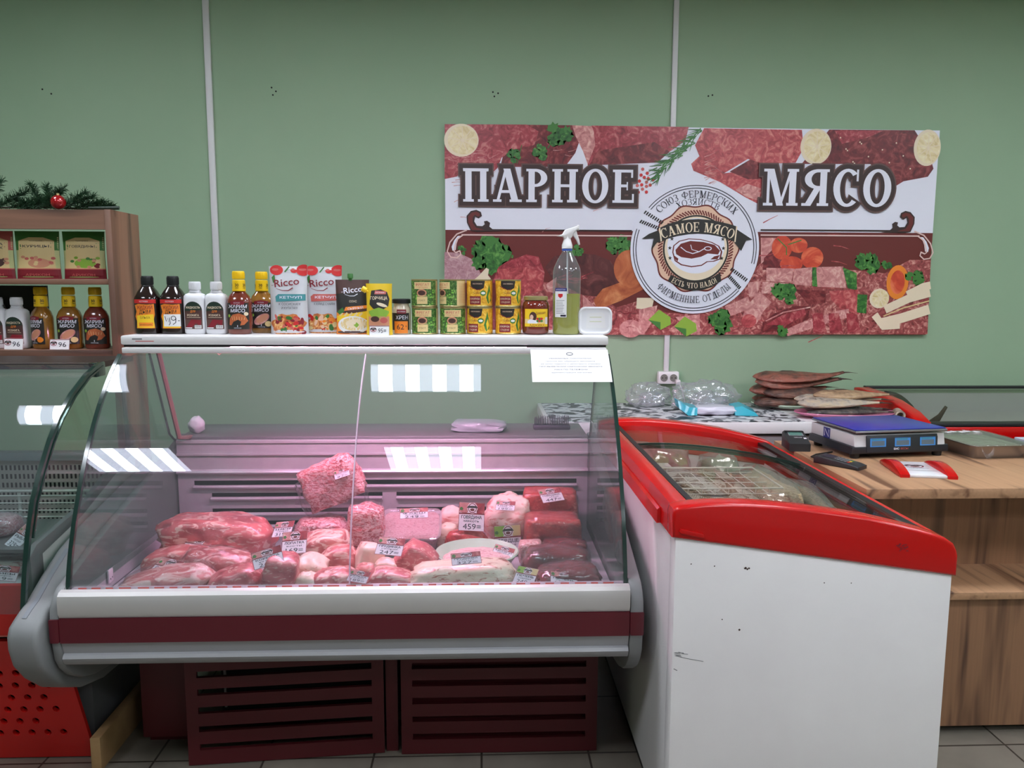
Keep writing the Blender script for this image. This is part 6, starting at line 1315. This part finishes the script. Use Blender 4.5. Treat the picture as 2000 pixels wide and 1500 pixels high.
fb = B(FILM).loft([[(-.10+.05*k/4, -.152-.004*(k % 2), .05-.028*math.sin(PI*k/4)) for k in range(5)], [(-.10+.05*k/4, -.158-.006*(k % 2), .03-.03*math.sin(PI*k/4)+.004) for k in range(5)]], None, (0, 0), False); fb.build('film_flap', st_, 60, solid=.0006)
A = Art(); R = random.Random(9)
for k in range(5): A.poly(leafy(-.06+.03*k, .09+.012*(k % 2), .017, 9, k), 'pr_card', 1+.1*k)
A.build('crumpled_label', flat((0, 0, .058), (1, 0, 0), (0, 1, 0)), st_)
bx_ = boxo('paper_box', None, mat('box_pale', (196, 202, 214), .5), 2.05, 2.74, .8205, 2.2, 2.86, .875, .002); tag(bx_, 'pale paper box at the right edge of view, beside the steel tray', 'box')

# ------------------------------------------------------------------ fish on plates, bags on the white chest
def fishmat(name, back, side, belly, rough=.48):
    m, t, b, o = nt(name); tc = N(t, 'TexCoord'); sp = N(t, 'SeparateXYZ'); L(t, tc.outputs['Object'], sp.inputs[0]); n = N(t, 'TexNoise', i_Scale=30.0, i_Detail=6.0); L(t, tc.outputs['Object'], n.inputs['Vector'])
    a = N(t, 'MapRange'); a.inputs[1].default_value = .0; a.inputs[2].default_value = .07; L(t, sp.outputs['Z'], a.inputs[0]); ad = N(t, 'MATH' if 0 else 'Math', operation='MULTIPLY_ADD'); L(t, n.outputs['Fac'], ad.inputs[0]); ad.inputs[1].default_value = 1.5; ad.inputs[2].default_value = -.75
    s = N(t, 'Math', operation='ADD'); L(t, a.outputs[0], s.inputs[0]); L(t, ad.outputs[0], s.inputs[1]); r = ramp(t, [(.15, belly), (.5, side), (.85, back)]); L(t, s.outputs[0], r.inputs['Fac']); L(t, r.outputs[0], b.inputs['Base Color']); b.inputs['Roughness'].default_value = rough; b.inputs['Coat Weight'].default_value = .12
    mp = N(t, 'Mapping'); mp.inputs['Scale'].default_value = (14, 70, 70); L(t, tc.outputs['Object'], mp.inputs['Vector']); g = N(t, 'TexNoise', i_Scale=1.0, i_Detail=5.0, i_Distortion=.8); L(t, mp.outputs[0], g.inputs['Vector']); u = N(t, 'Bump', i_Strength=.9, i_Distance=.012); L(t, g.outputs['Fac'], u.inputs['Height']); L(t, u.outputs[0], b.inputs['Normal']); return m
FB = fishmat('smoked_brown', (74, 52, 42), (128, 80, 64), (156, 92, 76)); FB2 = fishmat('smoked_dark', (44, 36, 34), (86, 60, 50), (124, 86, 70)); FS = fishmat('silver_fish', (62, 58, 58), (176, 164, 150), (196, 176, 146)); FK = fishmat('black_fish', (30, 28, 30), (52, 48, 48), (110, 98, 88))
FIN = mat('fin_dark', (58, 44, 38), .5); EYE = mat('fish_eye', (16, 14, 14), .1, coat=1)
HP = [(0, .06), (.03, .34), (.08, .62), (.16, .88), (.28, 1), (.42, .95), (.56, .78), (.70, .52), (.82, .30), (.90, .19), (.95, .17)]
def fish(label, loc, L_, H_, W_, m, rz=0, roll=0, bend=0, tail=0, group=None, wr=0):
    """head at -x, lying on its side: the flank is up"""
    t = thing('dried_fish', label, 'fish', loc, 0, group, rot=(0, 0, rz)); b = B(m); rings = []; n = 18
    cr, sr = math.cos(roll), math.sin(roll)
    def ax(s): return Vector(((s-.5)*L_, bend*math.sin(PI*s)*L_, tail*max(0, s-.55)**2*4*L_*.25))
    for i, (s, h) in enumerate(HP):
        c = ax(s); ring = []
        for k in range(n):
            a = 2*PI*k/n; y = h*H_*math.cos(a); z = h**.8*W_*math.sin(a)*(1+wr*noise.noise(Vector((s*9, a*2, L_*31))))
            ring.append((c.x, c.y+y*cr-z*sr, c.z+W_+y*sr+z*cr))
        rings.append(ring)
    b.loft(rings); zs = min(v.co.z for v in b.bm.verts)
    for v in b.bm.verts: v.co.z -= zs
    b.build('body', t, 60)
    def P(s, y, dz=0): c = ax(s); return Vector((c.x, c.y+y*cr, c.z+W_-zs+y*sr+dz))
    f_ = B(FIN).prism([(0, 0), (1, 0), (1, 1)], 'z', 0, .001) if False else B(FIN)
    p0 = P(.94, 0); e = L_*.12
    f_.loft([[p0+Vector((0, -H_*.18*cr, -.002)), p0+Vector((0, H_*.18*cr, -.002)), p0+Vector((0, H_*.18*cr, .003)), p0+Vector((0, -H_*.18*cr, .003))], [p0+Vector((e*.55, -H_*.40*cr, -.001+tail*.01)), p0+Vector((e*.55, H_*.40*cr, -.001)), p0+Vector((e*.55, H_*.40*cr, .0015)), p0+Vector((e*.55, -H_*.40*cr, .0015+tail*.01))], [p0+Vector((e, -H_*.62*cr, 0)), p0+Vector((e*.62, 0, 0)), p0+Vector((e*.62, 0, .001)), p0+Vector((e, -H_*.62*cr, .001))]])
    f_.build('tail_fin', t, 30)
    d = B(FIN); pts = [P(s, H_*hh) for s, hh in ((.30, .97), (.36, 1.3), (.46, 1.28), (.58, .74))]; d.loft([[p+Vector((0, 0, .002)) for p in pts], [p-Vector((0, 0, .002)) for p in pts]], None, (1, 1)); d.build('dorsal_fin', t, 30)
    B(EYE).blob(P(.075, H_*.18, W_*.44*cr), (.0055, .0055, .004), (0, 0, 0), 1, 0, 1, 2).build('eye', t, 80)
    gc = B(FIN); gc.tube([P(.19, H_*.55, W_*.52), P(.215, H_*.1, W_*.84), P(.20, -H_*.45, W_*.62)], .003, None, 6); gc.build('gill_edge', t, 60)
    return t
def plate(name, label, x, y, rx, ry, m):
    t = thing(name, label, 'plate', (x, y, .8585))
    B(m).lathe([(.6, 0), (.62, .004), (.88, .012), (1.0, .024), (.99, .028), (.86, .016), (.60, .007), (.01, .006)], None, 44, sx=rx, sy=ry, cap=(1, 0)).build('plate_body', t, 50)
plate('fish_plate', 'pale green oval plate under the brown smoked fish', 1.56, 3.715, .235, .145, MATS['bowl_green'])
plate('fish_plate', 'pink oval plate under the silver and black fish', 1.655, 3.425, .235, .118, mat('plate_pink', (206, 120, 156), .35, coat=.3))
GF = 'brown smoked fish on the green plate'; GS = 'dried fish on the pink plate'
fish('dark smoked fish lowest at the front on the green plate', (1.50, 3.655, .868), .38, .062, 0.023, FB2, .05, .0, .02, group=GF, wr=.5)
fish('brown smoked fish lowest at the back on the green plate', (1.56, 3.775, .868), .42, .060, 0.025, FB, -.05, 0, -.03, group=GF, wr=.5)
fish('dark smoked fish in the second layer at the front of the green plate', (1.56, 3.65, .912), .40, .055, 0.022, FB2, -.10, .35, .03, .1, group=GF, wr=.55)
fish('reddish smoked fish in the second layer, its head at the left plate edge', (1.515, 3.725, .918), .42, .066, 0.023, FB, .10, .2, .04, .15, group=GF, wr=.55)
fish('reddish smoked fish third from the bottom, slanting to the right', (1.55, 3.70, .950), .44, .066, 0.022, FB, .02, .45, .03, .2, group=GF, wr=.6)
fish('dark smoked fish lying across the rear of the pile on the green plate', (1.60, 3.77, .955), .40, .062, 0.022, FB2, -.14, .3, .0, .2, group=GF, wr=.55)
fish('topmost smoked fish of the pile, its tail pointing right over the plate edge', (1.56, 3.715, .983), .47, .068, 0.020, FB, -.02, .25, -.03, .3, group=GF, wr=.6)
fish('black fish lowest at the front on the pink plate', (1.655, 3.385, .868), .40, .046, 0.020, FK, .03, 0, .02, group=GS, wr=.3)
fish('black fish lowest at the back on the pink plate', (1.68, 3.478, .868), .38, .046, 0.020, FK, -.04, 0, 0, group=GS, wr=.3)
fish('silver fish with a pale flank lying on the black fish', (1.62, 3.40, .906), .40, .052, 0.019, FS, .02, .25, .02, group=GS, wr=.3)
fish('silver fish on top at the back of the pink plate', (1.65, 3.475, .912), .42, .050, 0.020, FS, -.06, .15, .02, group=GS, wr=.3)
fish('tan fish on top of the pink plate with its head to the left', (1.70, 3.45, .935), .38, .046, 0.017, fishmat('tan_fish', (96, 76, 58), (158, 128, 98), (186, 156, 120)), .03, .3, .02, group=GS, wr=.4)
fr = thing('cut_fish_roll', 'pale cut fish end showing a dark hollow, at the right of the pink plate', 'fish piece', (1.875, 3.375, .8605), -.35)
B(FS).lathe([(.018, 0), (.021, .01), (.021, .10), (.014, .101), (.012, .06), (.001, .055)], None, 22, cap=(1, 0)).build('flesh', fr, 40)
for o in fr.children:
    for v in o.data.vertices: x, y, z = v.co; v.co = (y, -z+.05, x+.021)
ff = thing('fish_tail', 'dark pointed fish tail sticking up from the ice in the wall freezer', 'fish tail', (2.12, 3.50, .822)); B(FIN).prism([(-.035, 0), (.02, 0), (.055, .070), (.045, .076), (.015, .035)], 'y', -.006, .006, None, .003).build('tail', ff, 40)
def clearbag(label, x, y, rx, ry, h, seed):
    t = thing('clear_plastic_bag', label, 'plastic bag', (x, y, .8607)); b = B(BAG).blob((0, 0, h*.45), (rx, ry, h*.5), (0, 0, 0), seed, .28, 2.4, 4, None, .1, .8, .2)
    for v in b.bm.verts: v.co.z = max(.0008, v.co.z)
    b.build('bag_film', t, 60); b = B(BAG).blob((rx*.2, 0, h*.3), (rx*.6, ry*.6, h*.3), (0, 0, 0), seed+3, .3, 3, 3, None, .1, .8, .2)
    for v in b.bm.verts: v.co.z = max(.002, v.co.z)
    b.build('inner_folds', t, 60)
clearbag('loose clear plastic bag under the wall socket, left of the cyan packet', .815, 3.74, .095, .06, .115, 3)
cy = thing('cyan_packet', 'crumpled cyan packet with a white middle on the patterned cloth', 'packet', (1.07, 3.50, .8607))
CY = mat('cyan_film', (28, 164, 184), .3, coat=.4, bump=(20, .4)); PW = mat('packet_white', (206, 208, 220), .3, coat=.4, bump=(16, .3))
b = B(PW).blob((0, 0, .022), (.105, .055, .022), (0, 0, 0), 3, .12, 2, 4, None, .4, .9)
for v in b.bm.verts: v.co.z = max(.001, v.co.z)
b.build('packet_body', cy, 60)
b = B(CY).loft([[(-.09, -.052, .004), (-.09, .05, .006), (-.085, .045, .040), (-.085, -.04, .036)], [(-.13, -.056, .003), (-.135, .05, .005), (-.13, .04, .05), (-.125, -.04, .04)], [(-.165, -.02, .03), (-.17, .04, .04), (-.175, .04, .072), (-.17, -.01, .066)]]); b.build('cyan_end', cy, 50)
b = B(CY).loft([[(.085, -.054, .003), (.09, .05, .006), (.085, .045, .042), (.085, -.04, .038)], [(.13, -.06, .002), (.14, .045, .004), (.13, .04, .052), (.12, -.04, .044)], [(.19, -.06, .001), (.2, .02, .003), (.19, .02, .022), (.18, -.05, .014)]]); b.build('cyan_end', cy, 50)
A = Art(); R = random.Random(4)
for k in range(5): A.line([(.10+.016*k, -.02+.01*(k % 2)), (.112+.016*k, .022)], .004, 'pr_navy', 1)
clearbag('larger puffed clear plastic bag behind the cyan packet', 1.065, 3.655, .135, .085, .135, 9)
